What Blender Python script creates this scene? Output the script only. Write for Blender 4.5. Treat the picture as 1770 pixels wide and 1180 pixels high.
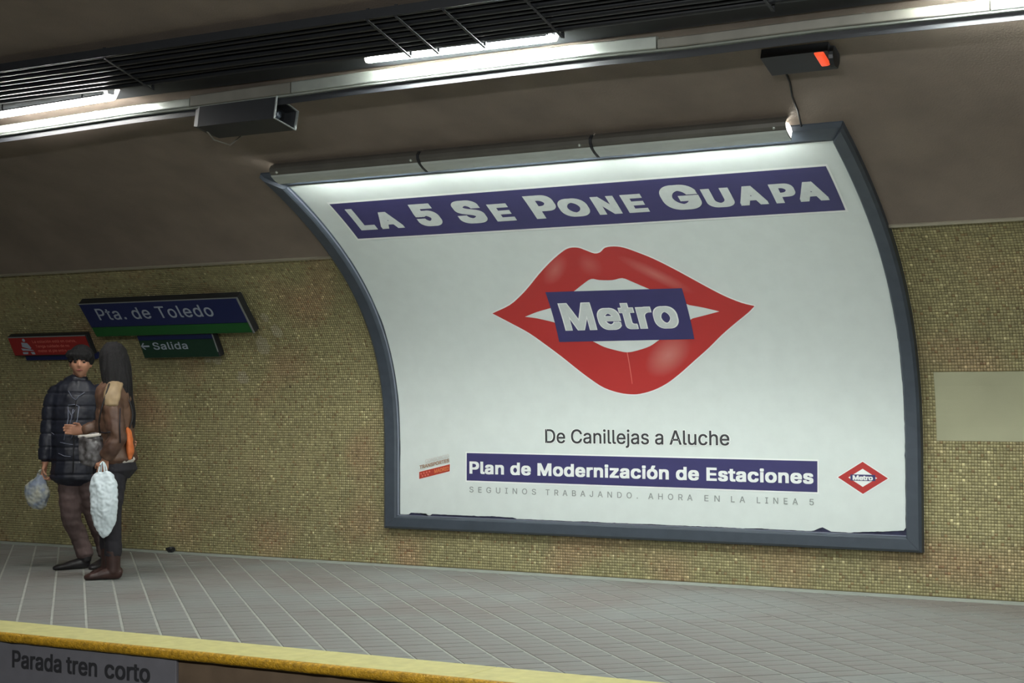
import bpy, bmesh, math, random
import numpy as np
from mathutils import Vector, Matrix, noise
from mathutils.geometry import delaunay_2d_cdt

random.seed(5)
for o in list(bpy.data.objects):
    bpy.data.objects.remove(o)
SC = bpy.context.scene
COL = SC.collection

# ------------------------------------------------------------------ camera
CAMZ = 1.3233
fw = Vector((-0.4963016, 0.8674586, 0.034645))
rt = Vector((0.86794, 0.4966643, -0.002187))
up = Vector((0.0191041, -0.0289843, 0.9993973))
cd = bpy.data.cameras.new('camera')
cam = bpy.data.objects.new('camera', cd)
COL.objects.link(cam)
m = Matrix.Identity(4)
for i in range(3):
    m[i][0], m[i][1], m[i][2] = rt[i], up[i], -fw[i]
m[2][3] = CAMZ
cam.matrix_world = m
cd.sensor_width = 36
cd.lens = 2781.08 / 1770 * 36
cd.clip_end = 200
SC.camera = cam

# ------------------------------------------------------------------ world, exposure, large lights
w = bpy.data.worlds.new('world')
SC.world = w
w.use_nodes = True
w.node_tree.nodes['Background'].inputs[0].default_value = (0.85, 0.88, 0.88, 1)
w.node_tree.nodes['Background'].inputs[1].default_value = 0.05
SC.view_settings.view_transform = 'Standard'
SC.view_settings.look = 'None'
SC.view_settings.gamma = 1
SC.view_settings.use_curve_mapping = False
SC.view_settings.exposure = 0.68
SC.cycles.use_denoising = True
SC.cycles.sample_clamp_indirect = 6

def area_light(loc, target, sx, sy, power, color):
    l = bpy.data.lights.new('platform_lamp_light', 'AREA')
    l.shape = 'RECTANGLE'
    l.size, l.size_y = sx, sy
    l.energy = power
    l.color = color
    o = bpy.data.objects.new('platform_lamp_light', l)
    COL.objects.link(o)
    o.location = loc
    d = Vector(target) - Vector(loc)
    o.rotation_euler = d.to_track_quat('-Z', 'X').to_euler()
    return o
# the lamps over the near platform, behind the photographer
LAMPC = (0.97, 1.0, 0.98)
for x, e in ((-4.7, 35), (-1.4, 105), (1.9, 60)):
    area_light((x, 0.3, 3.2), (x * 0.55 - 2.6, 10.6, 0.6), 0.12, 1.25, e, LAMPC)

# ------------------------------------------------------------------ section of the tunnel
D0, Z0, RR, KK = 10.62, 0.9465, 3.1511, 0.11786
def prof(z):
    t = max(z - Z0, 0.0)
    return D0 - (RR - math.sqrt(max(RR * RR - t * t, 1e-6))) - KK * t ** 3
def sn(z, n=0.0):
    """point of the curved wall at height z, moved n metres out of it; returns Y, Z"""
    e = 1e-3
    dy = (prof(z + e) - prof(z - e)) / (2 * e)
    L = math.hypot(dy, 1)
    ty, tz = dy / L, 1 / L
    return prof(z) - n * tz, z + n * ty
def S(x, z, n=0.0):
    y, zz = sn(z, n)
    return (x, y, zz)
WN = -0.036          # plane of the wall behind the poster plane

# ------------------------------------------------------------------ materials
def srgb(r, g, b):
    f = lambda c: (c / 255) / 12.92 if c / 255 <= 0.04045 else ((c / 255 + 0.055) / 1.055) ** 2.4
    return (f(r), f(g), f(b), 1)
def mat(name, c, rough=0.6, metal=0.0, noise_amt=0.0, nscale=20, bump=0.0, bscale=200, emit=0.0, ecol=None, spec=0.5, c2=None, attr=None):
    M = bpy.data.materials.new(name)
    M.use_nodes = True
    N, L = M.node_tree.nodes, M.node_tree.links
    B = N['Principled BSDF']
    B.inputs['Roughness'].default_value = rough
    B.inputs['Metallic'].default_value = metal
    B.inputs['Specular IOR Level'].default_value = spec
    B.inputs['Base Color'].default_value = c
    tc = N.new('ShaderNodeTexCoord')
    src = None
    if attr:
        a = N.new('ShaderNodeAttribute'); a.attribute_name = attr
        src = a.outputs['Color']
    if noise_amt or c2:
        n = N.new('ShaderNodeTexNoise'); n.inputs['Scale'].default_value = nscale; n.inputs['Detail'].default_value = 6
        L.new(tc.outputs['Object'], n.inputs['Vector'])
        if c2:
            mr = N.new('ShaderNodeMapRange'); mr.inputs[1].default_value = .38; mr.inputs[2].default_value = .62
            L.new(n.outputs['Fac'], mr.inputs[0])
            mx = N.new('ShaderNodeMix'); mx.data_type = 'RGBA'
            mx.inputs['A'].default_value = c; mx.inputs['B'].default_value = c2
            L.new(mr.outputs[0], mx.inputs['Factor'])
            src = mx.outputs['Result']
        if noise_amt:
            mr = N.new('ShaderNodeMapRange'); mr.inputs[1].default_value = .3; mr.inputs[2].default_value = .7
            mr.inputs[3].default_value = 1 - noise_amt; mr.inputs[4].default_value = 1 + noise_amt
            L.new(n.outputs['Fac'], mr.inputs[0])
            mx = N.new('ShaderNodeMix'); mx.data_type = 'RGBA'; mx.blend_type = 'MULTIPLY'; mx.inputs['Factor'].default_value = 1
            if src is not None: L.new(src, mx.inputs['A'])
            else: mx.inputs['A'].default_value = c
            L.new(mr.outputs[0], mx.inputs['B'])
            src = mx.outputs['Result']
    if src is not None:
        L.new(src, B.inputs['Base Color'])
    if bump:
        n2 = N.new('ShaderNodeTexNoise'); n2.inputs['Scale'].default_value = bscale; n2.inputs['Detail'].default_value = 3
        L.new(tc.outputs['Object'], n2.inputs['Vector'])
        bp = N.new('ShaderNodeBump'); bp.inputs['Strength'].default_value = bump; bp.inputs['Distance'].default_value = 0.01
        L.new(n2.outputs['Fac'], bp.inputs['Height']); L.new(bp.outputs['Normal'], B.inputs['Normal'])
    if emit:
        B.inputs['Emission Color'].default_value = ecol or c
        B.inputs['Emission Strength'].default_value = emit
    return M
M = {}
M['vault'] = mat('brown_vault_paint', srgb(128, 116, 105), .75, noise_amt=.12, nscale=3, bump=.25, bscale=90)
M['grout'] = mat('mosaic_grout', srgb(96, 86, 62), .9, noise_amt=.15, nscale=6)
M['tile'] = mat('khaki_glass_mosaic', srgb(150, 140, 100), .35, attr='tint', spec=.45)
M['mortar'] = mat('pale_joint_mortar', srgb(176, 178, 172), .9, noise_amt=.12, nscale=12)
M['paver'] = mat('grey_cement_tile', srgb(146, 149, 146), .7, c2=srgb(130, 126, 122), nscale=1.1, noise_amt=.10, bump=.3, bscale=60)
M['kerb'] = mat('pale_cement_strip', srgb(166, 174, 168), .8, noise_amt=.12, nscale=8)
M['yellow'] = mat('pale_yellow_paint', srgb(214, 208, 142), .6, noise_amt=.08, nscale=14)
M['nosing'] = mat('worn_orange_yellow_nosing', srgb(206, 158, 38), .45, noise_amt=.35, nscale=45, bump=.8, bscale=120)
M['face'] = mat('brown_platform_face', srgb(110, 92, 74), .85, noise_amt=.2, nscale=5)
M['ballast'] = mat('dark_trackbed', srgb(45, 42, 38), .95, noise_amt=.4, nscale=30)
M['trim'] = mat('pale_moulding_metal', srgb(176, 170, 152), .4, metal=.5)
M['steel'] = mat('galvanised_steel', srgb(205, 212, 205), .33, metal=.75, noise_amt=.08, nscale=9)
M['steel_dull'] = mat('dull_trunking_steel', srgb(128, 126, 118), .5, metal=.4, noise_amt=.12, nscale=6)
M['cable'] = mat('black_cable_sheath', srgb(26, 28, 32), .45, noise_amt=.2, nscale=30)
M['dark'] = mat('dark_painted_metal', srgb(34, 36, 40), .55, noise_amt=.1, nscale=10)
M['hood_lip'] = mat('pale_hood_metal', srgb(196, 204, 200), .38, metal=.3, noise_amt=.05, nscale=5)
M['hood'] = mat('grey_hood_metal', srgb(104, 102, 96), .42, metal=.4, noise_amt=.1, nscale=5)
M['frame'] = mat('slate_frame_paint', srgb(66, 74, 84), .45, noise_amt=.1, nscale=12)
M['frame_lip'] = mat('lavender_grey_lip', srgb(150, 155, 172), .35, metal=.5)
M['backing'] = mat('old_dark_poster_backing', srgb(46, 48, 74), .8, noise_amt=.3, nscale=20)
M['paper'] = mat('greenish_white_poster_paper', srgb(214, 223, 220), .55, noise_amt=.025, nscale=9, bump=.12, bscale=7)
M['white'] = mat('white_print', srgb(235, 240, 238), .5)
M['letter'] = mat('pale_grey_print', srgb(206, 214, 212), .5, noise_amt=.04, nscale=30)
M['navy'] = mat('navy_print', srgb(58, 56, 104), .5, noise_amt=.05, nscale=8)
M['red'] = mat('crimson_print', srgb(180, 52, 50), .5)
M['grey_txt'] = mat('dark_grey_print', srgb(54, 54, 58), .6)
M['lgrey_txt'] = mat('mid_grey_print', srgb(140, 148, 146), .6)
M['pink'] = mat('pink_print', srgb(222, 120, 108), .6)
M['orange_txt'] = mat('orange_print', srgb(216, 122, 78), .6)
M['rust_red'] = mat('brick_red_print', srgb(176, 62, 46), .6)
M['olive_txt'] = mat('olive_brown_print', srgb(168, 140, 118), .6)
M['faint_txt'] = mat('faint_pink_print', srgb(208, 208, 204), .6)
M['sign_blue'] = mat('blue_sign_enamel', srgb(28, 38, 84), .35)
M['sign_green'] = mat('green_sign_enamel', srgb(28, 88, 40), .35)
M['sign_dgreen'] = mat('dark_green_sign_enamel', srgb(24, 54, 40), .35)
M['sign_red'] = mat('red_sign_enamel', srgb(150, 40, 38), .4)
M['sign_txt'] = mat('white_sign_lettering', srgb(158, 168, 182), .5)
M['sign_edge'] = mat('pale_sign_edge', srgb(150, 156, 156), .4, metal=.4)
M['panel_grey'] = mat('grey_sign_panel', srgb(120, 119, 126), .6, noise_amt=.06, nscale=10)
M['patch'] = mat('plain_beige_panel', srgb(166, 166, 138), .7, noise_amt=.06, nscale=3, bump=.1)
M['diffuser'] = mat('glowing_lamp_diffuser', srgb(240, 250, 245), .5, emit=185, ecol=(0.95, 1.0, 0.95, 1))
M['tube'] = mat('glowing_fluorescent_tube', srgb(240, 250, 245), .5, emit=70, ecol=(0.95, 1.0, 0.96, 1))
M['diffuser_dim'] = mat('dimmer_lamp_diffuser', srgb(240, 250, 245), .5, emit=80, ecol=(1.0, .98, 0.93, 1))  # same diffuser at lower emission, keeps the left end darker
M['lamp_end_glow'] = mat('lamp_end_plastic_added_glow', srgb(240, 240, 235), .5, emit=1.6, ecol=(1, .96, .9, 1))  # emission stands in for tube light falling on the plastic ends
M['amber'] = mat('lit_orange_red_lens', srgb(230, 80, 40), .4, emit=.55, ecol=srgb(235, 80, 48))

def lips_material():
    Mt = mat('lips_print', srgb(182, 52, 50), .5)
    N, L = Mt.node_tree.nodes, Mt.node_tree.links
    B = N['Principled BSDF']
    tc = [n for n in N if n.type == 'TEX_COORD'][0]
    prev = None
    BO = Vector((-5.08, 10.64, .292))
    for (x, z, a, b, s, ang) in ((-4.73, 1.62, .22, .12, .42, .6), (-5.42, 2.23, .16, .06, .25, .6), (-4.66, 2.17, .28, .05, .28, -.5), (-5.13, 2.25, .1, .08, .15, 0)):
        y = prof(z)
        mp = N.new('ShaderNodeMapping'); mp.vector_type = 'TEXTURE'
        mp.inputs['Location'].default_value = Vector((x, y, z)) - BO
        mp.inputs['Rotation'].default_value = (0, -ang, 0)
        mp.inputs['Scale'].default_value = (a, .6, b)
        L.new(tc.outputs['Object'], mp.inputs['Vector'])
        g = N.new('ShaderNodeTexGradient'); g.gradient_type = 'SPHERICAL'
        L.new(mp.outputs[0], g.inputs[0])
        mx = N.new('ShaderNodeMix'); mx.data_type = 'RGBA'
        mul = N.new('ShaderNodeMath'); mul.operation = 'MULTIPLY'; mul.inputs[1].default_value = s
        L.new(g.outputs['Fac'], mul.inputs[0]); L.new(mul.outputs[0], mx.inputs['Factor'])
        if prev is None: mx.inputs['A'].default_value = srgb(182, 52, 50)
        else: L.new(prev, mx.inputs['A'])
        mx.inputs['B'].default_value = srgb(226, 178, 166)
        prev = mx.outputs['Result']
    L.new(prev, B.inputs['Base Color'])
    return Mt
M['lips'] = lips_material()

# ------------------------------------------------------------------ helpers
def tag(o, label=None, cat=None, group=None, kind=None):
    if label: o['label'] = label
    if cat: o['category'] = cat
    if group: o['group'] = group
    if kind: o['kind'] = kind
    return o
def empty(name, loc=(0, 0, 0), rz=0.0):
    o = bpy.data.objects.new(name, None)
    o.empty_display_size = .1
    COL.objects.link(o)
    o.location = loc
    o.rotation_euler = (0, 0, rz)
    return o
def link(name, me, m_, parent=None, smooth=False, local=True):
    """local=False: mesh is in world coordinates and the parent stands elsewhere"""
    o = bpy.data.objects.new(name, me)
    COL.objects.link(o)
    if m_ is not None and not me.materials:
        me.materials.append(m_)
    if parent is not None:
        o.parent = parent
        if not local:
            q = parent
            L = Vector((0, 0, 0))
            while q is not None:
                L += q.location
                q = q.parent
            me.transform(Matrix.Translation(-L))
    if smooth:
        for p in me.polygons: p.use_smooth = True
    return o
def bmobj(name, bm, m_, parent=None, smooth=False, local=False):
    bmesh.ops.recalc_face_normals(bm, faces=bm.faces[:])
    me = bpy.data.meshes.new(name)
    bm.to_mesh(me); bm.free()
    return link(name, me, m_, parent, smooth, local)
def hexa(bm, P):
    """box from 8 points: bottom 4 then top 4"""
    v = [bm.verts.new(p) for p in P]
    for f in ((0, 1, 2, 3), (4, 5, 6, 7), (0, 1, 5, 4), (1, 2, 6, 5), (2, 3, 7, 6), (3, 0, 4, 7)):
        bm.faces.new([v[i] for i in f])
def box(bm, x0, x1, y0, y1, z0, z1):
    hexa(bm, [(x0, y0, z0), (x1, y0, z0), (x1, y1, z0), (x0, y1, z0), (x0, y0, z1), (x1, y0, z1), (x1, y1, z1), (x0, y1, z1)])
def rings(bm, R, closed=True, caps=True):
    V = [[bm.verts.new(p) for p in r] for r in R]
    n = len(V[0])
    for a, b in zip(V, V[1:]):
        for i in range(n if closed else n - 1):
            j = (i + 1) % n
            bm.faces.new((a[i], a[j], b[j], b[i]))
    if caps and closed:
        bm.faces.new(V[0][::-1]); bm.faces.new(V[-1])
    return V
def tube(bm, pts, r, seg=8, caps=True):
    pts = [Vector(p) for p in pts]
    rr = r if isinstance(r, (list, tuple)) else [r] * len(pts)
    R = []
    for i, p in enumerate(pts):
        t = (pts[min(i + 1, len(pts) - 1)] - pts[max(i - 1, 0)]).normalized()
        a = Vector((0, 0, 1)) if abs(t.z) < .9 else Vector((1, 0, 0))
        u = t.cross(a).normalized(); v = t.cross(u)
        R.append([p + (u * math.cos(k * 2 * math.pi / seg) + v * math.sin(k * 2 * math.pi / seg)) * rr[i] for k in range(seg)])
    rings(bm, R, True, caps)
def bevel_all(bm, w_, seg=1):
    bmesh.ops.bevel(bm, geom=bm.edges[:], offset=w_, segments=seg, affect='EDGES', profile=.5)

# slab lying on the curved wall: x0..x1, z0..z1 (wall parameter), n0..n1
def wall_slab(bm, x0, x1, z0, z1, n0, n1, step=.12, shear=0.0):
    k = max(1, int(math.ceil((z1 - z0) / step)))
    R = []
    for i in range(k + 1):
        z = z0 + (z1 - z0) * i / k
        R.append([S(x0, z, n0), S(x1, z, n0), S(x1, z, n1), S(x0, z, n1)])
    rings(bm, R)

# print: flat 2D geometry (x, z) wrapped on the curved wall
def wrap(bm, n, cut=.05, thick=0.0):
    """bm holds 2D faces at (x, z, 0)"""
    if cut and bm.verts:
        zs = [v.co.y for v in bm.verts]
        z = math.ceil(min(zs) / cut) * cut
        while z < max(zs):
            if z > Z0 - .05:
                bmesh.ops.bisect_plane(bm, geom=bm.verts[:] + bm.edges[:] + bm.faces[:], plane_co=(0, z, 0), plane_no=(0, 1, 0))
            z += cut
    for v in bm.verts:
        v.co = Vector(S(v.co.x, v.co.y, n + v.co.z))
def poly2d(pts):
    bm = bmesh.new()
    f = bm.faces.new([bm.verts.new((x, z, 0)) for x, z in pts])
    bmesh.ops.triangulate(bm, faces=[f])
    return bm
def printed(name, pts, m_, parent, n, cut=.05):
    bm = poly2d(pts)
    wrap(bm, n, cut)
    for f in bm.faces:
        f.normal_update()
        if f.normal.y > 0: f.normal_flip()
    me = bpy.data.meshes.new(name); bm.to_mesh(me); bm.free()
    return link(name, me, m_, parent, local=False)
def load_font():
    import os
    p = os.path.join(bpy.utils.resource_path('LOCAL'), 'datafiles', 'fonts', 'Inter.woff2')
    try:
        return bpy.data.fonts.load(p) if os.path.exists(p) else None
    except Exception:
        return None
FONT = load_font()      # the sans serif that ships inside Blender itself; the built-in face otherwise
_tc = {}
def text_mesh(s, offset=0.0, spacing=1.0, word=1.0):
    """flat text as (verts, faces), baseline 0, plus its cap height"""
    key = (s, offset, spacing, word)
    if key in _tc: return _tc[key]
    def mk(t):
        cu = bpy.data.curves.new('t', 'FONT')
        cu.body = t
        if FONT: cu.font = FONT
        cu.space_character = spacing; cu.space_word = word
        cu.resolution_u = 5; cu.fill_mode = 'NONE'
        o = bpy.data.objects.new('t', cu)
        COL.objects.link(o)
        dg = bpy.context.evaluated_depsgraph_get()
        me = bpy.data.meshes.new_from_object(o.evaluated_get(dg))
        r_ = delaunay_2d_cdt([Vector(v.co[:2]) for v in me.vertices], [tuple(e.vertices) for e in me.edges], [], 0, 1e-6)
        V = [(v.x, v.y, 0) for v in r_[0]]
        A = np.array([me.vertices[e.vertices[0]].co[:2] for e in me.edges]); B = np.array([me.vertices[e.vertices[1]].co[:2] for e in me.edges])
        F = []
        for f in r_[2]:          # keep the triangles inside the outline (even-odd rule)
            cx = sum(V[i][0] for i in f) / len(f); cyy = sum(V[i][1] for i in f) / len(f) + 1.3e-6
            hit = (A[:, 1] > cyy) != (B[:, 1] > cyy)
            a_, b_ = A[hit], B[hit]
            xx = a_[:, 0] + (cyy - a_[:, 1]) / (b_[:, 1] - a_[:, 1]) * (b_[:, 0] - a_[:, 0])
            if (xx > cx).sum() % 2: F.append(tuple(f))
        bpy.data.meshes.remove(me); bpy.data.objects.remove(o); bpy.data.curves.remove(cu)
        return V, F
    V, F = mk(s); H, _ = mk('H')
    cap = max(v[1] for v in H)
    if offset:
        V0, F0 = V, F
        V, F = [], []
        ring_ = [(-1, -1), (1, -1), (1, 1), (-1, 1), (0, -1), (0, 1), (-1, 0), (1, 0), (0, 0)]
        for dx, dy in ring_:
            k = len(V)
            V += [(v[0] + dx * offset, v[1] + dy * offset * .8, k / max(1, len(V0)) * 8e-5) for v in V0]
            F += [tuple(i + k for i in f) for f in F0]
        V = [(v[0], (v[1] + offset * .8) * cap / (cap + 1.6 * offset), v[2]) for v in V]
    _tc[key] = (V, F, cap)
    return _tc[key]
def lettering(items, name, m_, parent, n=None, place=None, cut=.05, label=None, gap=.42):
    """items: (string, x0, x1, baseline_left, baseline_right, cap_height, weight, spacing); one mesh for each word"""
    out = []
    for (s, x0, x1, b0, b1, cap, off, sp) in items:
        V, F, c = text_mesh(s, off, sp)
        lo = min(v[0] for v in V); hi = max(v[0] for v in V)
        iv = sorted((min(V[i][0] for i in f), max(V[i][0] for i in f), k) for k, f in enumerate(F))
        words, cur, end = [], [], None
        for a, b_, k in iv:
            if end is not None and a > end + gap * .5 * sp ** 1.5 * .42: words.append(cur); cur = []; end = None
            cur.append(k); end = b_ if end is None else max(end, b_)
        words.append(cur)
        for wd in words:
            bm = bmesh.new(); vm = {}
            for k in wd:
                fv = []
                for i in F[k]:
                    if i not in vm:
                        t = (V[i][0] - lo) / (hi - lo)
                        vm[i] = bm.verts.new((x0 + (x1 - x0) * t, b0 + (b1 - b0) * t + V[i][1] / c * cap, V[i][2]))
                    fv.append(vm[i])
                try: bm.faces.new(fv)
                except ValueError: pass
            if place is None: wrap(bm, n, cut)
            else:
                for v in bm.verts: v.co = Vector(place(v.co.x, v.co.y)) + Vector((0, -v.co.z, 0))
            for f in bm.faces:
                f.normal_update()
                if f.normal.y > 0: f.normal_flip()
            me = bpy.data.meshes.new(name); bm.to_mesh(me); bm.free()
            o = link(name, me, m_, parent, local=False)
            if label: o['label'] = label
            out.append(o)
    return out

# ================================================================== THE SETTING
XA, XB = -17.0, 4.0
def section(zlist, n):
    return [sn(z, n) for z in zlist]
# lower mosaic wall
bm = bmesh.new()
secw = section([i * .08 for i in range(0, 30)] + [2.384], WN)
secw[0] = (secw[0][0], -.05)
R = [[(x, y, z) for (y, z) in secw] for x in (XA, XB)]
rings(bm, R, closed=False, caps=False)
wall = bmobj('wall_back', bm, M['grout'])
tag(wall, 'khaki mosaic platform wall curving into the vault', kind='structure')

def make_tiles():
    P = .0205; G = .0022
    rnd = np.random.RandomState(3)
    # rows by arc length
    zs = [0.004]
    while zs[-1] < 2.372:
        z = zs[-1]; e = 1e-3
        dy = (prof(z + e) - prof(z - e)) / (2 * e)
        zs.append(z + P / math.hypot(dy, 1))
    V = []; F = []; T = []
    base = np.array(srgb(156, 149, 108)[:3])
    spots = [(-8.66, 1.48, .055), (-8.37, 1.74, .07), (-8.18, 1.85, .05), (-8.9, 1.655, .06), (-8.25, 1.95, .035), (-9.0, 1.64, .03)]
    nx = int((14.4 - 1.2) / P)
    for r in range(len(zs) - 1):
        z0, z1 = zs[r], zs[r + 1]
        g = G * (z1 - z0) / P
        y00, q00 = sn(z0 + g / 2, WN); y01, q01 = sn(z1 - g / 2, WN)
        y10, q10 = sn(z0 + g / 2 + g * .35, WN + .0022); y11, q11 = sn(z1 - g / 2 - g * .35, WN + .0022)
        zm = (z0 + z1) / 2
        for c in range(nx):
            x0 = -14.4 + c * P; x1 = x0 + P
            if .34 < zm and -7.2 < x0 and x1 < -2.99: continue
            a, b = x0 + G / 2, x1 - G / 2
            a2, b2 = a + G * .35, b - G * .35
            k = len(V)
            V += [(a, y00, q00), (b, y00, q00), (b, y01, q01), (a, y01, q01), (a2, y10, q10), (b2, y10, q10), (b2, y11, q11), (a2, y11, q11)]
            F += [(k + 4, k + 5, k + 6, k + 7), (k, k + 1, k + 5, k + 4), (k + 1, k + 2, k + 6, k + 5), (k + 2, k + 3, k + 7, k + 6), (k + 3, k, k + 4, k + 7)]
            xm = (x0 + x1) / 2
            v = rnd.normal(1, .13)
            lf = noise.noise((xm * 1.3, zm * 1.8, 3.1)); hf = noise.noise((xm * 7, zm * 7, 9.0))
            v *= 1 + .13 * lf + .09 * hf
            col = base * v
            u = rnd.rand()
            if u < .018: col = col * 1.55 + .04
            elif u < .06: col = col * np.array([.8, .66, .62])
            red = max(0, noise.noise((xm * 2.2, zm * 2.2, 20.0)) - .1)
            col = col * np.array([1 + .18 * red, 1 - .22 * red, 1 - .1 * red])
            for (sx, sz, sr) in spots:
                d = math.hypot(xm - sx, zm - sz) / sr
                if d < 1: col = col * (1 - .75) + np.array(srgb(178, 170, 142)[:3]) * .75
            col = np.clip(col, .02, .8)
            T += [(*col, 1)] * 5
    me = bpy.data.meshes.new('mosaic_tiles')
    V = np.array(V, 'f'); F = np.array(F, 'i')
    me.vertices.add(len(V)); me.vertices.foreach_set('co', V.ravel())
    me.loops.add(F.size); me.loops.foreach_set('vertex_index', F.ravel())
    me.polygons.add(len(F)); me.polygons.foreach_set('loop_start', np.arange(0, F.size, 4, dtype='i'))
    me.update(calc_edges=True)
    at = me.attributes.new('tint', 'FLOAT_COLOR', 'FACE')
    at.data.foreach_set('color', np.array(T, 'f').ravel())
    o = link('mosaic_tiles', me, M['tile'], wall)
    tag(o, 'small khaki glass mosaic tiles covering the wall', kind='stuff')
make_tiles()
# plain lighter panel on the wall, right of the billboard
bm = bmesh.new()
wall_slab(bm, -2.857, -1.2, 1.03, 1.474, WN, WN + .006, step=.1)
o = bmobj('repair_patch', bm, M['patch'], wall)
o['label'] = 'plain pale beige rectangle over the mosaic right of the billboard'

# vault
top = [(8.178, 3.25)]
up_sec = [sn(2.384 + i * (3.25 - 2.384) / 16, -.012) for i in range(17)]
c0, c1, c2 = Vector(up_sec[-1]), Vector((6.2, 3.98)), Vector((3.75, 4.08))
for i in range(1, 15):
    t = i / 14
    p = c0 * (1 - t) ** 2 + c1 * 2 * t * (1 - t) + c2 * t * t
    up_sec.append((p.x, p.y))
full = up_sec + [(7.5 - y, z) for (y, z) in up_sec[::-1][1:]]
bm = bmesh.new()
rings(bm, [[(x, y, z) for (y, z) in full] for x in (XA, XB)], closed=False, caps=False)
ceil = bmobj('ceiling', bm, M['vault'], smooth=True)
tag(ceil, 'dark brown painted vault of the station', kind='structure')
# opposite wall
bm = bmesh.new()
rings(bm, [[(x, 7.5 - y, z) for (y, z) in secw] for x in (XA, XB)], closed=False, caps=False)
tag(bmobj('wall_front', bm, M['grout']), 'opposite platform wall behind the camera', kind='structure')
# moulding between mosaic and paint
bm = bmesh.new()
sec = [sn(2.372, WN), sn(2.374, -.008), sn(2.382, .000), sn(2.392, -.002), sn(2.396, WN)]
rings(bm, [[(x, y, z) for (y, z) in sec] for x in (XA, XB)])
tag(bmobj('trim_1', bm, M['trim']), 'thin pale moulding between the mosaic and the painted vault', kind='structure')

# platform
bm = bmesh.new()
box(bm, XA, XB, 6.56, 10.7, -.18, -.0045)
floor = bmobj('floor', bm, M['mortar'])
tag(floor, 'grey tiled platform floor with pale diagonal joints', kind='structure')
def clip_poly(poly, y0, y1):
    for (yy, s) in ((y0, 1), (y1, -1)):
        out = []
        for i in range(len(poly)):
            a, b = poly[i], poly[(i + 1) % len(poly)]
            ia, ib = s * (a[1] - yy) >= 0, s * (b[1] - yy) >= 0
            if ia: out.append(a)
            if ia != ib:
                t = (yy - a[1]) / (b[1] - a[1]); out.append((a[0] + t * (b[0] - a[0]), yy))
        poly = out
        if len(poly) < 3: return []
    return poly
def pave():
    s2 = math.sqrt(.5)
    PU, PV = .2, .125
    GU, GV = .011, .006
    Y0, Y1 = 6.845, 10.49
    allt = []
    for i in range(-30, 40):
        for j in range(30, 190):
            u0, v0 = .08 + i * PU - 1.0, j * PV
            uc, vc = u0 + PU / 2, v0 + PV / 2
            X, Y = (uc - vc) * s2, (uc + vc) * s2
            if not (-13.2 < X < 0.5 and Y0 - .2 < Y < Y1 + .2): continue
            cor = [(u0 + GU / 2, v0 + GV / 2), (u0 + PU - GU / 2, v0 + GV / 2), (u0 + PU - GU / 2, v0 + PV - GV / 2), (u0 + GU / 2, v0 + PV - GV / 2)]
            poly = [((u - v) * s2, (u + v) * s2) for u, v in cor]
            pc = clip_poly(poly, Y0, Y1)
            if not pc: continue
            d = X * fw.x + Y * fw.y
            px = 885 + 2781 * (X * rt.x + Y * rt.y) / d
            py = 590 + 2781 * (CAMZ * up.z + 0 - (X * up.x + Y * up.y)) / d if d > 0 else 9999
            vis = 0 < px < 1770 and py < 1160
            allt.append((0 if vis else 1, d, X, Y, pc, len(pc) == 4 and pc == poly))
    allt.sort(key=lambda a: a[:2])
    def prism(bm, pc, cx, cy, dz):
        n = len(pc)
        b = [bm.verts.new((x - cx, y - cy, -.012)) for x, y in pc]
        sh = .004
        t = []
        for x, y in pc:
            dx, dy = x - cx, y - cy; L = math.hypot(dx, dy) or 1
            t.append(bm.verts.new((dx - dx / L * sh, dy - dy / L * sh, dz)))
        bm.faces.new(t)
        for i in range(n):
            bm.faces.new((b[i], b[(i + 1) % n], t[(i + 1) % n], t[i]))
    shared = None
    full_tiles = [t for t in allt if t[5]]
    near = full_tiles[:300]
    ids = set(id(t) for t in near)
    for t in near:
        _, _, X, Y, pc, _ = t
        if shared is None:
            bm = bmesh.new()
            prism(bm, pc, X, Y, 0.0)
            bmesh.ops.recalc_face_normals(bm, faces=bm.faces[:])
            shared = bpy.data.meshes.new('paving_tile'); bm.to_mesh(shared); bm.free()
            shared.materials.append(M['paver'])
        o = bpy.data.objects.new('paving_tile', shared)
        COL.objects.link(o); o.parent = floor
        o.location = (X, Y, random.uniform(-.0012, .0005))
    bm = bmesh.new()
    for t in allt:
        if id(t) in ids: continue
        prism2 = t
        _, _, X, Y, pc, _ = t
        n = len(pc)
        cx = sum(p[0] for p in pc) / n; cy = sum(p[1] for p in pc) / n
        dz = random.uniform(-.0012, .0005)
        b = [bm.verts.new((x, y, -.012)) for x, y in pc]
        tp = [bm.verts.new((x + (cx - x) * .03, y + (cy - y) * .03, dz)) for x, y in pc]
        bm.faces.new(tp)
        for i in range(n):
            bm.faces.new((b[i], b[(i + 1) % n], tp[(i + 1) % n], tp[i]))
    o = bmobj('distant_paving_tiles', bm, M['paver'], floor)
    tag(o, kind='stuff')
pave()
bm = bmesh.new()
box(bm, XA, XB, 10.495, 10.66, -.015, .001)
o = bmobj('border_strip', bm, M['kerb'], floor)
o['label'] = 'pale smooth cement strip along the foot of the wall'

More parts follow.
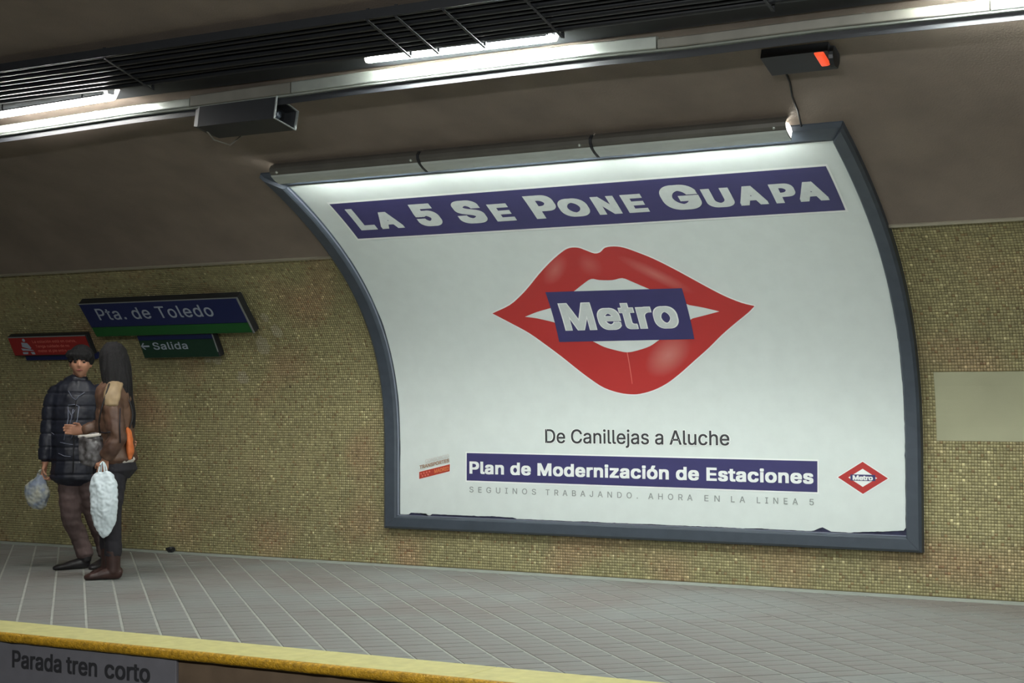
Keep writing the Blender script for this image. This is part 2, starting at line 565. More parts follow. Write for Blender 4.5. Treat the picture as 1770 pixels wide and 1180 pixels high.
# platform edge
edge = empty('trim_2', (-6, 6.6, 0)); tag(edge, 'yellow painted edge of the platform', kind='structure')
for i in range(21):
    x0 = XA + i * 1.0
    bm = bmesh.new(); box(bm, x0, x0 + .997, 6.50, 6.84, -.05, .006); bevel_all(bm, .003)
    bmobj('edge_slab', bm, M['yellow'], edge)
bm = bmesh.new()
sec = [(6.502, .006), (6.490, .002), (6.480, -.008), (6.478, -.03), (6.486, -.044), (6.502, -.048)]
xs = np.arange(XA, XB + .01, .05)
rings(bm, [[(x, y + (noise.noise((x * 9, k * 3.0, 0)) * .006 if 0 < k < 5 else 0), z + (noise.noise((x * 11, k * 3.0, 5)) * .004 if 0 < k < 5 else 0)) for k, (y, z) in enumerate(sec)] for x in xs])
o = bmobj('nosing', bm, M['nosing'], edge, smooth=True); o['label'] = 'rough orange-yellow front nosing'
bm = bmesh.new(); box(bm, XA, XB, 6.53, 6.75, -1.15, -.048)
tag(bmobj('wall_platform', bm, M['face']), 'brown face below the platform edge', kind='structure')
bm = bmesh.new(); box(bm, XA, XB, 1.0, 6.53, -1.25, -1.15)
tag(bmobj('floor_trackbed', bm, M['ballast']), 'dark trackbed between the platforms', kind='structure')
bm = bmesh.new(); box(bm, XA, XB, -3.2, 1.0, -1.15, 0)
tag(bmobj('floor_near', bm, M['paver']), 'near platform the photograph is taken from', kind='structure')

# ================================================================== BILLBOARD
PX0, PX1, PZ0, PZ1 = -7.100, -3.058, .396, 2.842
FX0, FX1, FZ0, FZ1 = -7.232, -2.948, .292, 2.915
bb = empty('billboard', (-5.08, 10.64, .292))
tag(bb, 'large curved advertising billboard with red lips poster in slate grey frame', 'billboard')
bm = bmesh.new(); wall_slab(bm, FX0 + .02, FX1 - .02, FZ0 + .02, FZ1 - .02, WN + .001, -.006)
bmobj('backing_board', bm, M['backing'], bb)
# frame bars, mitred
NF = .042
def side_bar(x_out, x_in):
    bm = bmesh.new()
    d = x_in - x_out
    pr = [(0, WN), (0, NF - .016), (.16, NF), (.82, NF), (.9, NF - .008), (1.0, .004), (1.0, WN)]
    R = []
    k = 26
    for i in range(k + 1):
        t = i / k
        ring = []
        for (u, n) in pr:
            za = FZ0 + u * (PZ0 - FZ0); zb = FZ1 - u * (FZ1 - PZ1)
            ring.append(S(x_out + d * u, za + (zb - za) * t, n))
        R.append(ring)
    rings(bm, R)
    return bmobj('frame_bar', bm, M['frame'], bb)
def cross_bar(z_out, z_in, nf=NF):
    bm = bmesh.new()
    pr = [(0, WN), (0, nf - .016), (.16, nf), (.82, nf), (.9, nf - .008), (1.0, .004), (1.0, WN)]
    R = []
    for t in (0, 1):
        ring = []
        for (u, n) in pr:
            xa = FX0 + u * (PX0 - FX0) + .002; xb = FX1 - u * (FX1 - PX1) - .002
            ring.append(S(xa + (xb - xa) * t, z_out + (z_in - z_out) * u, n))
        R.append(ring)
    rings(bm, R)
    return bmobj('frame_bar', bm, M['frame'], bb)
side_bar(FX0, PX0); side_bar(FX1, PX1); cross_bar(FZ0, PZ0); cross_bar(FZ1, PZ1, .014)
# pale inner lips
def lip_strip(x0, x1, z0, z1, n0, n1):
    bm = bmesh.new(); wall_slab(bm, x0, x1, z0, z1, n0, n1, step=.1)
    o = bmobj('inner_lip', bm, M['frame_lip'], bb); o['label'] = 'thin pale metal lip inside the frame'
lip_strip(PX0 - .012, PX0 - .002, PZ0, PZ1, .004, .022)
lip_strip(PX0, PX1, PZ0 - .004, PZ0 + .004, .001, .008)
# poster sheet, torn a little along the bottom and right
rnd = random.Random(8)
bot = []
x = PX0 + .004
def tear(x):
    z = .404 + .004 * noise.noise((x * 6, 0, 0)) + .003 * noise.noise((x * 30, 0, 4))
    if -7.0 < x < -6.84: z += .014
    if -6.8 < x < -6.05: z += .010
    if -3.70 < x < -3.575: z += .03 * (1 - abs((x + 3.64) / .065))
    if -3.42 < x: z += .004 + .022 * (x + 3.42) / .36
    return z
while x < PX1 - .006:
    bot.append((x, tear(x))); x += .02
right = []
z = bot[-1][1] + .02
while z < PZ1:
    e = .003 + .004 * max(0, noise.noise((z * 9, 7, 0))) + (.003 * noise.noise((z * 40, 3, 0)) if z < 1.9 else 0)
    right.append((PX1 - e, z)); z += .03
left = []
z = PZ1
while z > .43:
    e = .003 + .006 * max(0, noise.noise((z * 5, 17, 0)))
    left.append((PX0 + e, z)); z -= .04
sheet = printed('poster_sheet', bot + right + [(PX1 - .003, PZ1 + .03), (PX0 + .003, PZ1 + .03)] + left, M['paper'], bb, 0.0, cut=.04)
sheet['label'] = 'greenish white poster paper, torn along its lower edge'

def rect(x0, x1, z0, z1): return [(x0, z0), (x1, z0), (x1, z1), (x0, z1)]
# title band
printed('banner_border', [(-6.916, 2.491), (-3.166, 2.484), (-3.166, 2.735), (-6.916, 2.733)], M['white'], bb, .0012)
o = printed('title_banner', [(-6.9, 2.502), (-3.18, 2.494), (-3.18, 2.725), (-6.903, 2.723)], M['navy'], bb, .002)
o['label'] = 'navy title band across the top of the poster'
b = 2.554
BIG, SM = .133, .102
T = [('L', -6.814, -6.668, BIG), ('A', -6.628, -6.43, SM), ('5', -6.285, -6.085, BIG), ('S', -5.94, -5.715, BIG), ('E', -5.655, -5.5, SM),
     ('P', -5.34, -5.135, BIG), ('O', -5.125, -4.905, SM), ('N', -4.855, -4.685, SM), ('E', -4.634, -4.485, SM),
     ('G', -4.355, -4.09, BIG), ('U', -4.06, -3.87, SM), ('A', -3.84, -3.65, SM), ('P', -3.6, -3.445, SM), ('A', -3.44, -3.25, SM)]
items = [(ch, x0, x1, b, b, h, .046, 1) for ch, x0, x1, h in T]
lettering(items, 'title_lettering', M['letter'], bb, .0032)
# lips
LIPS = [(-6.082, 1.95), (-5.912, 2.004), (-5.785, 2.07), (-5.688, 2.129), (-5.565, 2.208), (-5.427, 2.285), (-5.299, 2.344), (-5.226, 2.367), (-5.156, 2.366), (-5.105, 2.346), (-5.053, 2.325), (-5.005, 2.331), (-4.952, 2.357), (-4.88, 2.362), (-4.811, 2.351), (-4.73, 2.319), (-4.63, 2.273), (-4.515, 2.206), (-4.4, 2.133), (-4.302, 2.071), (-4.201, 2.013), (-4.096, 1.967), (-4.008, 1.943), (-4.066, 1.901), (-4.179, 1.832), (-4.293, 1.757), (-4.409, 1.669), (-4.536, 1.579), (-4.662, 1.488), (-4.772, 1.419), (-4.88, 1.373), (-4.987, 1.347), (-5.065, 1.344), (-5.157, 1.356), (-5.273, 1.392), (-5.372, 1.453), (-5.47, 1.526), (-5.588, 1.623), (-5.705, 1.715), (-5.819, 1.801), (-5.936, 1.869)]
MOUTH = [(-5.814, 1.919), (-5.698, 1.951), (-5.581, 1.974), (-5.331, 2.089), (-5.247, 2.13), (-5.166, 2.163), (-5.106, 2.153), (-5.005, 2.149), (-4.923, 2.159), (-4.859, 2.133), (-4.754, 2.083), (-4.484, 1.964), (-4.381, 1.943), (-4.273, 1.915), (-4.382, 1.893), (-4.486, 1.873), (-4.794, 1.722), (-4.859, 1.688), (-4.955, 1.661), (-5.048, 1.647), (-5.137, 1.664), (-5.224, 1.689), (-5.295, 1.725), (-5.589, 1.875), (-5.715, 1.905)]
def smooth2d(P, keep, k=3):
    """Catmull-Rom through closed points, sharp at the indices in keep"""
    n = len(P); out = []
    for i in range(n):
        p0, p1, p2, p3 = (Vector(P[(i + j) % n]) for j in (-1, 0, 1, 2))
        if i in keep: p0 = p1 * 2 - p2
        if (i + 1) % n in keep: p3 = p2 * 2 - p1
        for q in range(k):
            t = q / k
            v = .5 * ((2 * p1) + (p2 - p0) * t + (2 * p0 - 5 * p1 + 4 * p2 - p3) * t * t + (3 * p1 - p0 - 3 * p2 + p3) * t ** 3)
            out.append((v.x, v.y))
    return out
def grow(P, d):
    n = len(P); out = []
    for i in range(n):
        a, b_, c = Vector(P[i - 1]), Vector(P[i]), Vector(P[(i + 1) % n])
        t = (c - a).normalized()
        out.append((b_.x - t.y * d, b_.y + t.x * d))
    return out
lp = smooth2d(LIPS, {0, 22}); mp_ = smooth2d(MOUTH, {0, 2, 3, 11, 13, 15, 16, 22, 23})
printed('lips_outline', grow(lp, .008), M['white'], bb, .0012)
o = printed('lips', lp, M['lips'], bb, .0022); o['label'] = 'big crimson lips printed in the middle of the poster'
printed('mouth_opening', mp_, M['paper'], bb, .0032)
printed('lip_crease', [(-5.052, 1.648), (-5.044, 1.648), (-5.040, 1.42), (-5.045, 1.42)], M['pink'], bb, .0032)
o = printed('nameplate', [(-5.584, 1.731), (-4.506, 1.731), (-4.501, 2.078), (-5.573, 2.087)], M['navy'], bb, .0042)
o['label'] = 'navy plate lettered Metro held between the lips'
lettering([('Metro', -5.508, -4.592, 1.812, 1.812, .195, .036, 1.06)], 'nameplate_lettering_edge', M['white'], bb, .0052)
lettering([('Metro', -5.498, -4.602, 1.815, 1.815, .187, .022, 1.07)], 'nameplate_lettering', M['letter'], bb, .0062)
# lower lines
lettering([('De Canillejas a Aluche', -5.797, -4.303, .977, .977, .110, .026, 1.0)], 'route_line_edge', M['white'], bb, .0015)
lettering([('De Canillejas a Aluche', -5.789, -4.311, .981, .981, .103, .009, 1.0)], 'route_lettering', M['grey_txt'], bb, .0025)
printed('plan_band_border', [(-6.49, .672), (-3.66, .66), (-3.66, .893), (-6.49, .904)], M['white'], bb, .0012)
o = printed('plan_band', [(-6.48, .684), (-3.67, .670), (-3.668, .882), (-6.479, .895)], M['navy'], bb, .0022)
o['label'] = 'navy band low on the poster'
lettering([('Plan de Modernización de Estaciones', -6.454, -3.697, .737, .726, .094, .030, 1.05)], 'plan_lettering', M['white'], bb, .0034)
words = [('SEGUINOS', 811.8, 922), ('TRABAJANDO.', 938, 1095), ('AHORA', 1113, 1190), ('EN', 1211, 1238), ('LA', 1258, 1283), ('LINEA', 1304, 1378), ('5', 1399, 1407)]
it = []
for s_, a_, b_ in words:
    x0 = -6.455 + (a_ - 811.8) / (1406.5 - 811.8) * 2.757; x1 = -6.455 + (b_ - 811.8) / (1406.5 - 811.8) * 2.757
    pw = lambda x: x   # nearly linear along the sheet
    # perspective makes the left half wider per pixel
    f = lambda q: -6.455 + 2.757 * (q * 1.185 / (1 + .185 * q))
    qa, qb = (a_ - 811.8) / 594.7, (b_ - 811.8) / 594.7
    x0, x1 = f(qa), f(qb)
    it.append((s_, x0, x1, .594 - .0052 * (x0 + 6.455), .594 - .0052 * (x1 + 6.455), .043, .006, 1.75))
lettering(it, 'footer_lettering', M['lgrey_txt'], bb, .002)
# transport consortium logo
o = printed('consortium_logo', [(-6.92, .681), (-6.63, .747), (-6.628, .81), (-6.92, .744)], M['white'], bb, .0012)
printed('logo_block', [(-6.916, .685), (-6.634, .751), (-6.632, .806), (-6.916, .740)], M['rust_red'], bb, .0022)
lettering([('TRANSPORTES', -6.913, -6.638, .762, .822, .028, .035, 1.0)], 'logo_lettering', M['olive_txt'], bb, .0032)
lettering([('CONSORCIO', -6.86, -6.64, .81, .858, .028, .03, 1.0)], 'logo_lettering', M['faint_txt'], bb, .0032)
lettering([('MADRID', -6.775, -6.64, .732, .760, .03, .03, 1.0)], 'logo_lettering', M['orange_txt'], bb, .0032)
bm = bmesh.new()
for i in range(7):
    cx = -6.898 + (i % 4 if i < 4 else i - 4 + .5) * .026; cz = (.722 if i < 4 else .702) + (cx + 6.916) * .234
    pts = [(cx + (.0105 if k % 2 == 0 else .0048) * math.sin(k * math.pi / 5), cz + (.0105 if k % 2 == 0 else .0048) * math.cos(k * math.pi / 5)) for k in range(10)]
    bm.faces.new([bm.verts.new((a, b_, 0)) for a, b_ in pts])
wrap(bm, .0032, 0)
o = bmobj('logo_stars', bm, M['pink'], bb)
# diamond logo
def dia(cx, cz, a, b_): return [(cx - a, cz), (cx, cz - b_), (cx + a, cz), (cx, cz + b_)]
printed('diamond_border', dia(-3.351, .7755, .183, .1155), M['white'], bb, .0012)
o = printed('diamond_logo', dia(-3.351, .7755, .173, .108), M['red'], bb, .0022); o['label'] = 'small red diamond logo in the lower right corner'
printed('diamond_window', dia(-3.351, .7755, .1, .061), M['white'], bb, .003)
printed('diamond_plate', rect(-3.436, -3.264, .755, .797), M['navy'], bb, .004)
lettering([('Metro', -3.42, -3.28, .7595, .7595, .032, .04, 1.0)], 'diamond_lettering', M['white'], bb, .0052)

# hood with the lamps over the billboard
hd = empty('billboard_light_hood', (-5.15, 9.06, 2.9))
tag(hd, 'long grey metal lamp hood along the top edge of the billboard', 'lamp')
def hood_seg(x0, x1):
    bm = bmesh.new()
    o_ = [(2.955, -.012), (2.966, .02), (2.970, .05), (2.965, .07), (2.953, .083), (2.935, .088), (2.914, .086)]
    i_ = [(2.914, .082), (2.934, .084), (2.951, .080), (2.961, .068), (2.966, .05), (2.962, .02), (2.951, -.012)]
    sec = [sn(z, n) for z, n in o_ + i_]
    rings(bm, [[(x, y, z) for y, z in sec] for x in (x0, x1)])
    return bmobj('hood_cover', bm, M['hood'], hd, smooth=False)
joints = [-7.045, -5.80, -4.52, -3.245]
for a, b_ in zip(joints, joints[1:]):
    hood_seg(a + .004, b_ - .004)
for a, b_ in zip(joints, joints[1:]):
    bm = bmesh.new()
    sec = [sn(z, n) for z, n in [(2.956, .084), (2.950, .091), (2.934, .095), (2.912, .092), (2.912, .087), (2.934, .089)]]
    rings(bm, [[(x, y, z) for y, z in sec] for x in (a + .005, b_ - .005)])
    o = bmobj('hood_lip', bm, M['hood_lip'], hd); o['label'] = 'pale lower lip of the lamp hood'
for x in joints[1:3]:
    bm = bmesh.new()
    sec = [sn(z, n) for z, n in [(2.953, .0), (2.970, .02), (2.974, .05), (2.968, .075), (2.957, .091), (2.935, .098), (2.910, .095)]]
    rings(bm, [[(xx, y, z) for y, z in sec] for xx in (x - .009, x + .009)])
    bmobj('joint_clip', bm, M['dark'], hd)
for a, b_ in zip(joints, joints[1:]):
    bm = bmesh.new(); tube(bm, [S(a + .06, 2.918, .056), S(b_ - .05, 2.918, .056)], .013, 10)
    bmobj('tube', bm, M['tube'], hd, smooth=True)
for a, b_ in zip(joints, joints[1:]):
    for x in (a + .04, b_ - .03):
        bm = bmesh.new()
        hexa(bm, [S(x - .012, 2.904, .0), S(x + .012, 2.904, .0), S(x + .012, 2.934, .0), S(x - .012, 2.934, .0), S(x - .012, 2.904, .07), S(x + .012, 2.904, .07), S(x + .012, 2.934, .07), S(x - .012, 2.934, .07)])
        bmobj('lamp_holder', bm, M['lamp_end_glow'], hd)
for x in (-6.98, -5.86, -4.6, -3.32):
    bm = bmesh.new(); bmesh.ops.create_icosphere(bm, subdivisions=2, radius=.011)
    y, z = sn(2.963, .074)
    bmesh.ops.translate(bm, verts=bm.verts[:], vec=(x, y, z))
    bmobj('screw', bm, M['steel'], hd, smooth=True)

# ================================================================== TRUNKING, CABLES, LAMPS
tr = empty('cable_trunking', (-5, 8.2, 3.25))
tag(tr, 'long steel cable trunking hung along the vault behind the lamps', 'cable duct')
# track of the trunking: slight sag between hangers (x, lower z, face height)
def trz(x):
    pts = [(-17, 3.185), (-9.5, 3.20), (-8.8, 3.208), (-7.6, 3.236), (-7.07, 3.236), (-6.2, 3.246), (-5.8, 3.252), (-4.6, 3.256), (-4.1, 3.256), (-3.6, 3.246), (-2.8, 3.252), (-1.8, 3.240), (0, 3.22), (4, 3.2)]
    return float(np.interp(x * 1.022, [p[0] for p in pts], [p[1] for p in pts])) - .022
def trunk(x0, x1, h, m_, y=7.985, dz=0.0, lip=True, nm='trunking_cover'):
    bm = bmesh.new()
    xs = list(np.arange(x0, x1, .25)) + [x1]
    R = []
    for x in xs:
        z = trz(x) + dz
        R.append([(x, y, z), (x, y - .004, z + .006), (x, y - .004, z + h), (x, y + .004, z + h + .006), (x, y + .03, z + h + .006), (x, y + .05, z + .02), (x, y + .05, z)])
    rings(bm, R)
    return bmobj(nm, bm, m_, tr)
trunk(-17, -6.98, .050, M['steel'])
trunk(-6.97, -6.16, .066, M['steel_dull'])
trunk(-6.15, -3.655, .066, M['steel'])
trunk(-3.645, -1.86, .05, M['steel_dull'])
trunk(-1.85, 4, .05, M['steel'])
# flange below (rests against the vault)
bm = bmesh.new()
xs = list(np.arange(-17, 4.01, .25))
rings(bm, [[(x, 8.012, trz(x) - .014), (x, 7.996, trz(x) - .012), (x, 7.990, trz(x) - .002), (x, 8.05, trz(x) - .002), (x, 8.05, trz(x) - .014)] for x in xs])
bmobj('lower_flange', bm, M['steel'], tr)
bm = bmesh.new()
rings(bm, [[(x, 8.032, trz(x) - .054), (x, 8.026, trz(x) - .054), (x, 8.026, trz(x) + .02), (x, 8.032, trz(x) + .02)] for x in xs])
bmobj('shade_skirt', bm, M['dark'], tr)  # skirt added to keep lamp light off the upper wall
for x in (-7.83, -5.3, -3.63, -2.5):
    bm = bmesh.new(); box(bm, x - .008, x + .008, 8.006, 8.017, trz(x) - .005, trz(x) + .065)
    bmobj('cover_clip', bm, M['steel_dull'], tr)
# dark bulge of the vault lining under the trunking
def vault_z(y):
    pts = sorted((p[0], p[1]) for p in full)
    return float(np.interp(y, [p[0] for p in pts], [p[1] for p in pts]))
# dark tray sheet above the cables, plus an added gap filler
def cz(y): return 3.262 + (7.97 - y) * .285
bm = bmesh.new()
ys = [7.765, 7.7, 7.6, 7.4, 7.33]
def vault_z(y):
    pts = sorted((p[0], p[1]) for p in full)
    return float(np.interp(y, [p[0] for p in pts], [p[1] for p in pts]))
back = [(7.978, vault_z(7.978) - .012), (7.78, vault_z(7.78) - .014)] + [(y, cz(y) + .035) for y in ys]  # first two points: filler sheet added to darken the gap behind the lamps
R = [[(x, y, z) for y, z in back] + [(x, y, z + .004) for y, z in back[::-1]] for x in (-17, 4)]
rings(bm, R)
box(bm, -17, 4, 7.326, 7.331, cz(7.33) - .012, cz(7.33) + .04)
tag(bmobj('cable_tray_and_filler', bm, M['dark'], None), 'wide dark metal tray under the vault that holds the run of black cables, with an added sheet darkening the gap to the trunking', 'cable tray')
cy = [7.745, 7.695, 7.64, 7.585, 7.53, 7.475, 7.42, 7.37]
cr = [.019, .013, .021, .016, .013, .020, .014, .017]
ordn = ['first', 'second', 'third', 'fourth', 'fifth', 'sixth', 'seventh', 'last']
for i, (y, r) in enumerate(zip(cy, cr)):
    bm = bmesh.new()
    P = []
    for x in np.arange(-17, 4.01, .3):
        P.append((x, y + .006 * noise.noise((x * .6, i * 5, 0)), cz(y) + .012 + .010 - r * .2 + .007 * noise.noise((x * .7, i * 7, 3))))
    tube(bm, P, r, 8)
    o = bmobj('cable', bm, M['cable'], None, smooth=True)
    tag(o, 'black cable under the vault, ' + ordn[i] + ' counted out from the steel trunking', 'cable', 'cables in the overhead run')
# clamps that hold the cables
hx = [-9.6, -7.1, -5.12, -4.93, -4.62, -4.12, -2.9, -1.6]
first = None
for i, x in enumerate(hx):
    if first is None:
        bm = bmesh.new()
        ys = np.linspace(7.34, 7.77, 6)
        rings(bm, [[(-.009, y, cz(y) - .022), (.009, y, cz(y) - .022), (.009, y, cz(y) - .017), (-.009, y, cz(y) - .017)] for y in ys])
        for yy in (7.335, 7.772):
            box(bm, -.009, .009, yy - .003, yy + .003, cz(yy) - .022, cz(yy) + .05)
        o = bmobj('cable_clamp', bm, M['dark'], None)
        first = o
    else:
        o = first.copy(); COL.objects.link(o)
    o.location = (x, 0, 0)
    tag(o, 'dark flat metal strap clamping the cables under the vault', 'clamp', 'clamps across the overhead cable run')

def vault_z(y):
    pts = sorted((p[0], p[1]) for p in full)
    return float(np.interp(y, [p[0] for p in pts], [p[1] for p in pts]))
def lamp(x0, x1, y, z0, z1, h, label, half=.026, dm='diffuser'):
    """fluorescent batten from x0 to x1: luminous trough with an end plate given its own glow at each end"""
    t = empty('fluorescent_lamp', ((x0 + x1) / 2, y, (z0 + z1) / 2))
    tag(t, label, 'lamp', 'fluorescent lamps along the cable run')
    def sec(zc, s=1.0):
        return [(-half * s, h * .5), (-half * s * .9, -h * .1), (-half * s * .45, -h * .5), (half * s * .45, -h * .5), (half * s * .9, -h * .1), (half * s, h * .5)]
    bm = bmesh.new()
    R = []
    for x, z in ((x0, z0), (x1 - .004, z1)):
        R.append([(x, y + a, z + b_) for a, b_ in sec(z)])
    rings(bm, R)
    bmobj('diffuser', bm, M[dm], t)
    for x, z, s in ((x0, z0, -1), (x1, z1, 1)):
        # end plate with two rounded ears
        bm = bmesh.new()
        pl = []
        ew, eh = (.060, .050) if s > 0 else (half * .7, .012)
        for cxx in (-ew, ew):
            n = 8
            for k in range(n + 1):
                a = math.pi - math.pi * k / n
                pl.append((cxx + math.cos(a) * .013, h * .5 + eh + math.sin(a) * .013))
            if cxx < 0: pl += [(-ew + .020, h * .5 + .006), (ew - .020, h * .5 + .006)]
        pl += [(half, -h * .1), (half * .5, -h * .55), (-half * .5, -h * .55), (-half, -h * .1)]
        R = [[(x + dx, y + a, z + b_) for a, b_ in pl] for dx in (0, s * .022)]
        rings(bm, R)
        bmobj('end_cap', bm, M['lamp_end_glow'], t)
    bm = bmesh.new()
    hexa(bm, [(x0 + .01, y - half - .004, z0 + h * .5 + .001), (x1 - .02, y - half - .004, z1 + h * .5 + .001), (x1 - .02, y + half + .004, z1 + h * .5 + .001), (x0 + .01, y + half + .004, z0 + h * .5 + .001),
              (x0 + .01, y - half - .004, z0 + h * .5 + .009), (x1 - .02, y - half - .004, z1 + h * .5 + .009), (x1 - .02, y + half + .004, z1 + h * .5 + .009), (x0 + .01, y + half + .004, z0 + h * .5 + .009)])
    bmobj('housing', bm, M['dark'], t)  # opaque lid added to block the diffuser's upward light
    # hanger rods to the vault
    for f in (.2, .8):
        x = x0 + (x1 - x0) * f; z = z0 + (z1 - z0) * f
        bm = bmesh.new(); tube(bm, [(x, y, z + h * .5), (x, y, vault_z(y) + .01)], .006, 6)
        bmobj('hanger_rod', bm, M['dark'], t)
    return t
lamp(-5.44, -4.215, 7.82, 3.324, 3.312, .026, 'lit fluorescent lamp in the middle of the cable run, above the billboard')
lamp(-8.74, -7.50, 7.80, 3.262, 3.290, .030, 'lit fluorescent lamp at the far left under the vault, cut by the picture edge', .036, 'diffuser_dim')
lamp(-2.13, -.90, 7.82, 3.33, 3.32, .03, 'lit fluorescent lamp of the cable run just above the right of the picture')

# loudspeaker box at the trunking
sp = empty('speaker_box', (-6.7, 8.0, 3.2))
tag(sp, 'dark loudspeaker box with a pale rimmed open end under the trunking', 'loudspeaker')
SX0, SX1 = -6.95, -6.27
q = [(8.142, 3.122), (8.362, 3.072), (8.385, 3.2), (8.165, 3.268)]  # end section: near-low, far-low, far-high, near-high (y, z)
q = [(7.97, 3.075), (8.185, 3.03), (8.215, 3.155), (7.995, 3.222)]
def secx(x, s=1.0, dy=0, dz=0):
    cyy = sum(a for a, _ in q) / 4; czz = sum(b_ for _, b_ in q) / 4
    return [(x, cyy + (a - cyy) * s + dy, czz + (b_ - czz) * s + dz) for a, b_ in q]
bm = bmesh.new()
R = [secx(SX0, .8), secx(SX0 + .05, 1.0), secx(SX1 - .01, 1.0), secx(SX1 - .01, .90), secx(SX1 - .09, .78)]
rings(bm, R)
bmobj('housing', bm, M['dark'], sp)
bm = bmesh.new()
R = [secx(SX1 - .012, 1.0), secx(SX1, 1.04), secx(SX1 + .004, 1.0), secx(SX1, .92), secx(SX1 - .012, .91)]
rings(bm, R + [R[0]], caps=False)
bmobj('rim', bm, M['sign_edge'], sp)
bm = bmesh.new()
c = Vector(secx(SX1 - .085, 0)[0])
tube(bm, [c, c + Vector((.03, 0, 0))], [.035, .02], 16)
bmobj('cone', bm, M['frame'], sp, smooth=True)
for x in (-6.83, -6.46):
    bm = bmesh.new(); box(bm, x - .02, x + .02, 8.08, 8.13, 3.17, 3.27)
    bmobj('mounting_bracket', bm, M['dark'], sp)
bm = bmesh.new()
tube(bm, [(-6.9, 8.05, 3.07), (-6.89, 8.12, 3.01), (-6.86, 8.25, 2.99), (-6.8, 8.42, 3.14)], .005, 6)
bmobj('lead', bm, M['steel_dull'], sp)

# signal box with the orange lamp, under the trunking on the right
sg = empty('signal_box', (-2.95, 8.35, 3.2))
tag(sg, 'dark signal box with a lit orange-red lamp under the trunking', 'signal light')
bm = bmesh.new()
wall_slab(bm, -3.16, -2.78, 3.15, 3.215, -.010, .045)
bmobj('housing', bm, M['dark'], sg)
bm = bmesh.new()
tube(bm, [S(-2.782, 3.185, .03), S(-2.76, 3.185, .03)], [.066, .06], 20)
bmobj('end_cap', bm, M['cable'], sg, smooth=False)
bm = bmesh.new()
hexa(bm, [S(-2.86, 3.168, .044), S(-2.80, 3.168, .044), S(-2.80, 3.215, .044), S(-2.86, 3.215, .044), S(-2.85, 3.172, .062), S(-2.815, 3.172, .062), S(-2.815, 3.21, .062), S(-2.85, 3.21, .062)])
bevel_all(bm, .006, 2)
o = bmobj('lens', bm, M['amber'], sg, smooth=True); o['label'] = 'lit orange-red lens'
# cable from the signal box down to the billboard
bm = bmesh.new()
tube(bm, [S(-3.10, 3.15, -.005), S(-3.12, 3.09, -.006), S(-3.15, 3.04, .002), S(-3.17, 2.98, -.004), S(-3.20, 2.915, .0)], .006, 6)
o = bmobj('power_cable', bm, M['cable'], None, smooth=True)
tag(o, 'thin dark cable dropping from the signal box to the billboard hood', 'cable')

# ================================================================== SIGNS
def wall_sign(name, label, x0, x1, z0, z1, n0, n1, mat_box):
    e = empty(name, ((x0 + x1) / 2, prof((z0 + z1) / 2), (z0 + z1) / 2))
    tag(e, label, 'sign')
    bm = bmesh.new(); wall_slab(bm, x0, x1, z0, z1, n0, n1, step=2)
    bevel_all(bm, .004)
    bmobj('housing', bm, mat_box, e)
    for x in (x0 + .25 * (x1 - x0), x0 + .75 * (x1 - x0)):
        bm = bmesh.new(); wall_slab(bm, x - .02, x + .02, z0 + .03, z0 + .07, WN, n0 + .002, step=2)
        bmobj('bracket', bm, M['dark'], e)
    return e
ZT, ZB = 2.198, 1.905
st = wall_sign('station_sign', 'blue station name sign Pta. de Toledo with a green stripe', -10.02, -8.285, ZB, ZT, .03, .10, M['dark'])
def flat_on(z0, z1, n):
    a = Vector(S(0, z0, n)); b_ = Vector(S(0, z1, n))
    return lambda x, z: (x, a.y + (b_.y - a.y) * (z - z0) / (z1 - z0), a.z + (b_.z - a.z) * (z - z0) / (z1 - z0))
def flat_panel(name, pts, f, m_, parent, thick=.003):
    bm = bmesh.new()
    nrm = Vector((0, -1, -.6)).normalized() * thick
    a = [f(x, z) for x, z in pts]
    R = [[Vector(p) for p in a], [Vector(p) + nrm for p in a]]
    rings(bm, R)
    return bmobj(name, bm, m_, parent)
f1 = flat_on(ZB, ZT, .101)
flat_panel('blue_panel', rect(-10.01, -8.30, 1.994, 2.192), f1, M['sign_blue'], st)
flat_panel('green_stripe', rect(-10.01, -8.30, 1.912, 1.990), f1, M['sign_green'], st)
o = flat_panel('edge_trim', rect(-8.298, -8.283, 1.905, 2.198), f1, M['sign_edge'], st, .006); o['label'] = 'pale metal edge strip'
o = flat_panel('edge_trim', rect(-10.02, -8.283, 2.192, 2.199), f1, M['sign_edge'], st, .005)
f1t = flat_on(ZB, ZT, .106)
lettering([('Pta. de Toledo', -9.865, -8.602, 2.055, 2.055, .098, .008, 1.08)], 'lettering', M['sign_txt'], st, place=f1t)

ex = wall_sign('exit_sign', 'dark green Salida exit sign with arrow below the station name', -9.60, -8.765, 1.69, 1.9, .0, .06, M['dark'])
f2 = flat_on(1.69, 1.9, .061)
flat_panel('green_panel', rect(-9.595, -8.775, 1.694, 1.845), f2, M['sign_dgreen'], ex)
flat_panel('blue_strip', rect(-9.595, -8.775, 1.848, 1.896), f2, M['sign_blue'], ex)
flat_panel('edge_trim', rect(-8.774, -8.765, 1.735, 1.898), f2, M['sign_edge'], ex, .005)
f2t = flat_on(1.69, 1.9, .066)
lettering([('Salida', -9.455, -9.075, 1.765, 1.765, .062, .010, 1.06)], 'lettering', M['sign_txt'], ex, place=f2t)
bm = bmesh.new()
for pts in ([(-9.585, 1.796), (-9.575, 1.803), (-9.495, 1.803), (-9.495, 1.789), (-9.575, 1.789)],
            [(-9.590, 1.796), (-9.575, 1.796), (-9.543, 1.822), (-9.556, 1.826)], [(-9.590, 1.796), (-9.556, 1.766), (-9.543, 1.770), (-9.575, 1.796)]):
    bm.faces.new([bm.verts.new(Vector(f2t(a, b_))) for a, b_ in pts])
bmobj('arrow', bm, M['sign_txt'], ex)

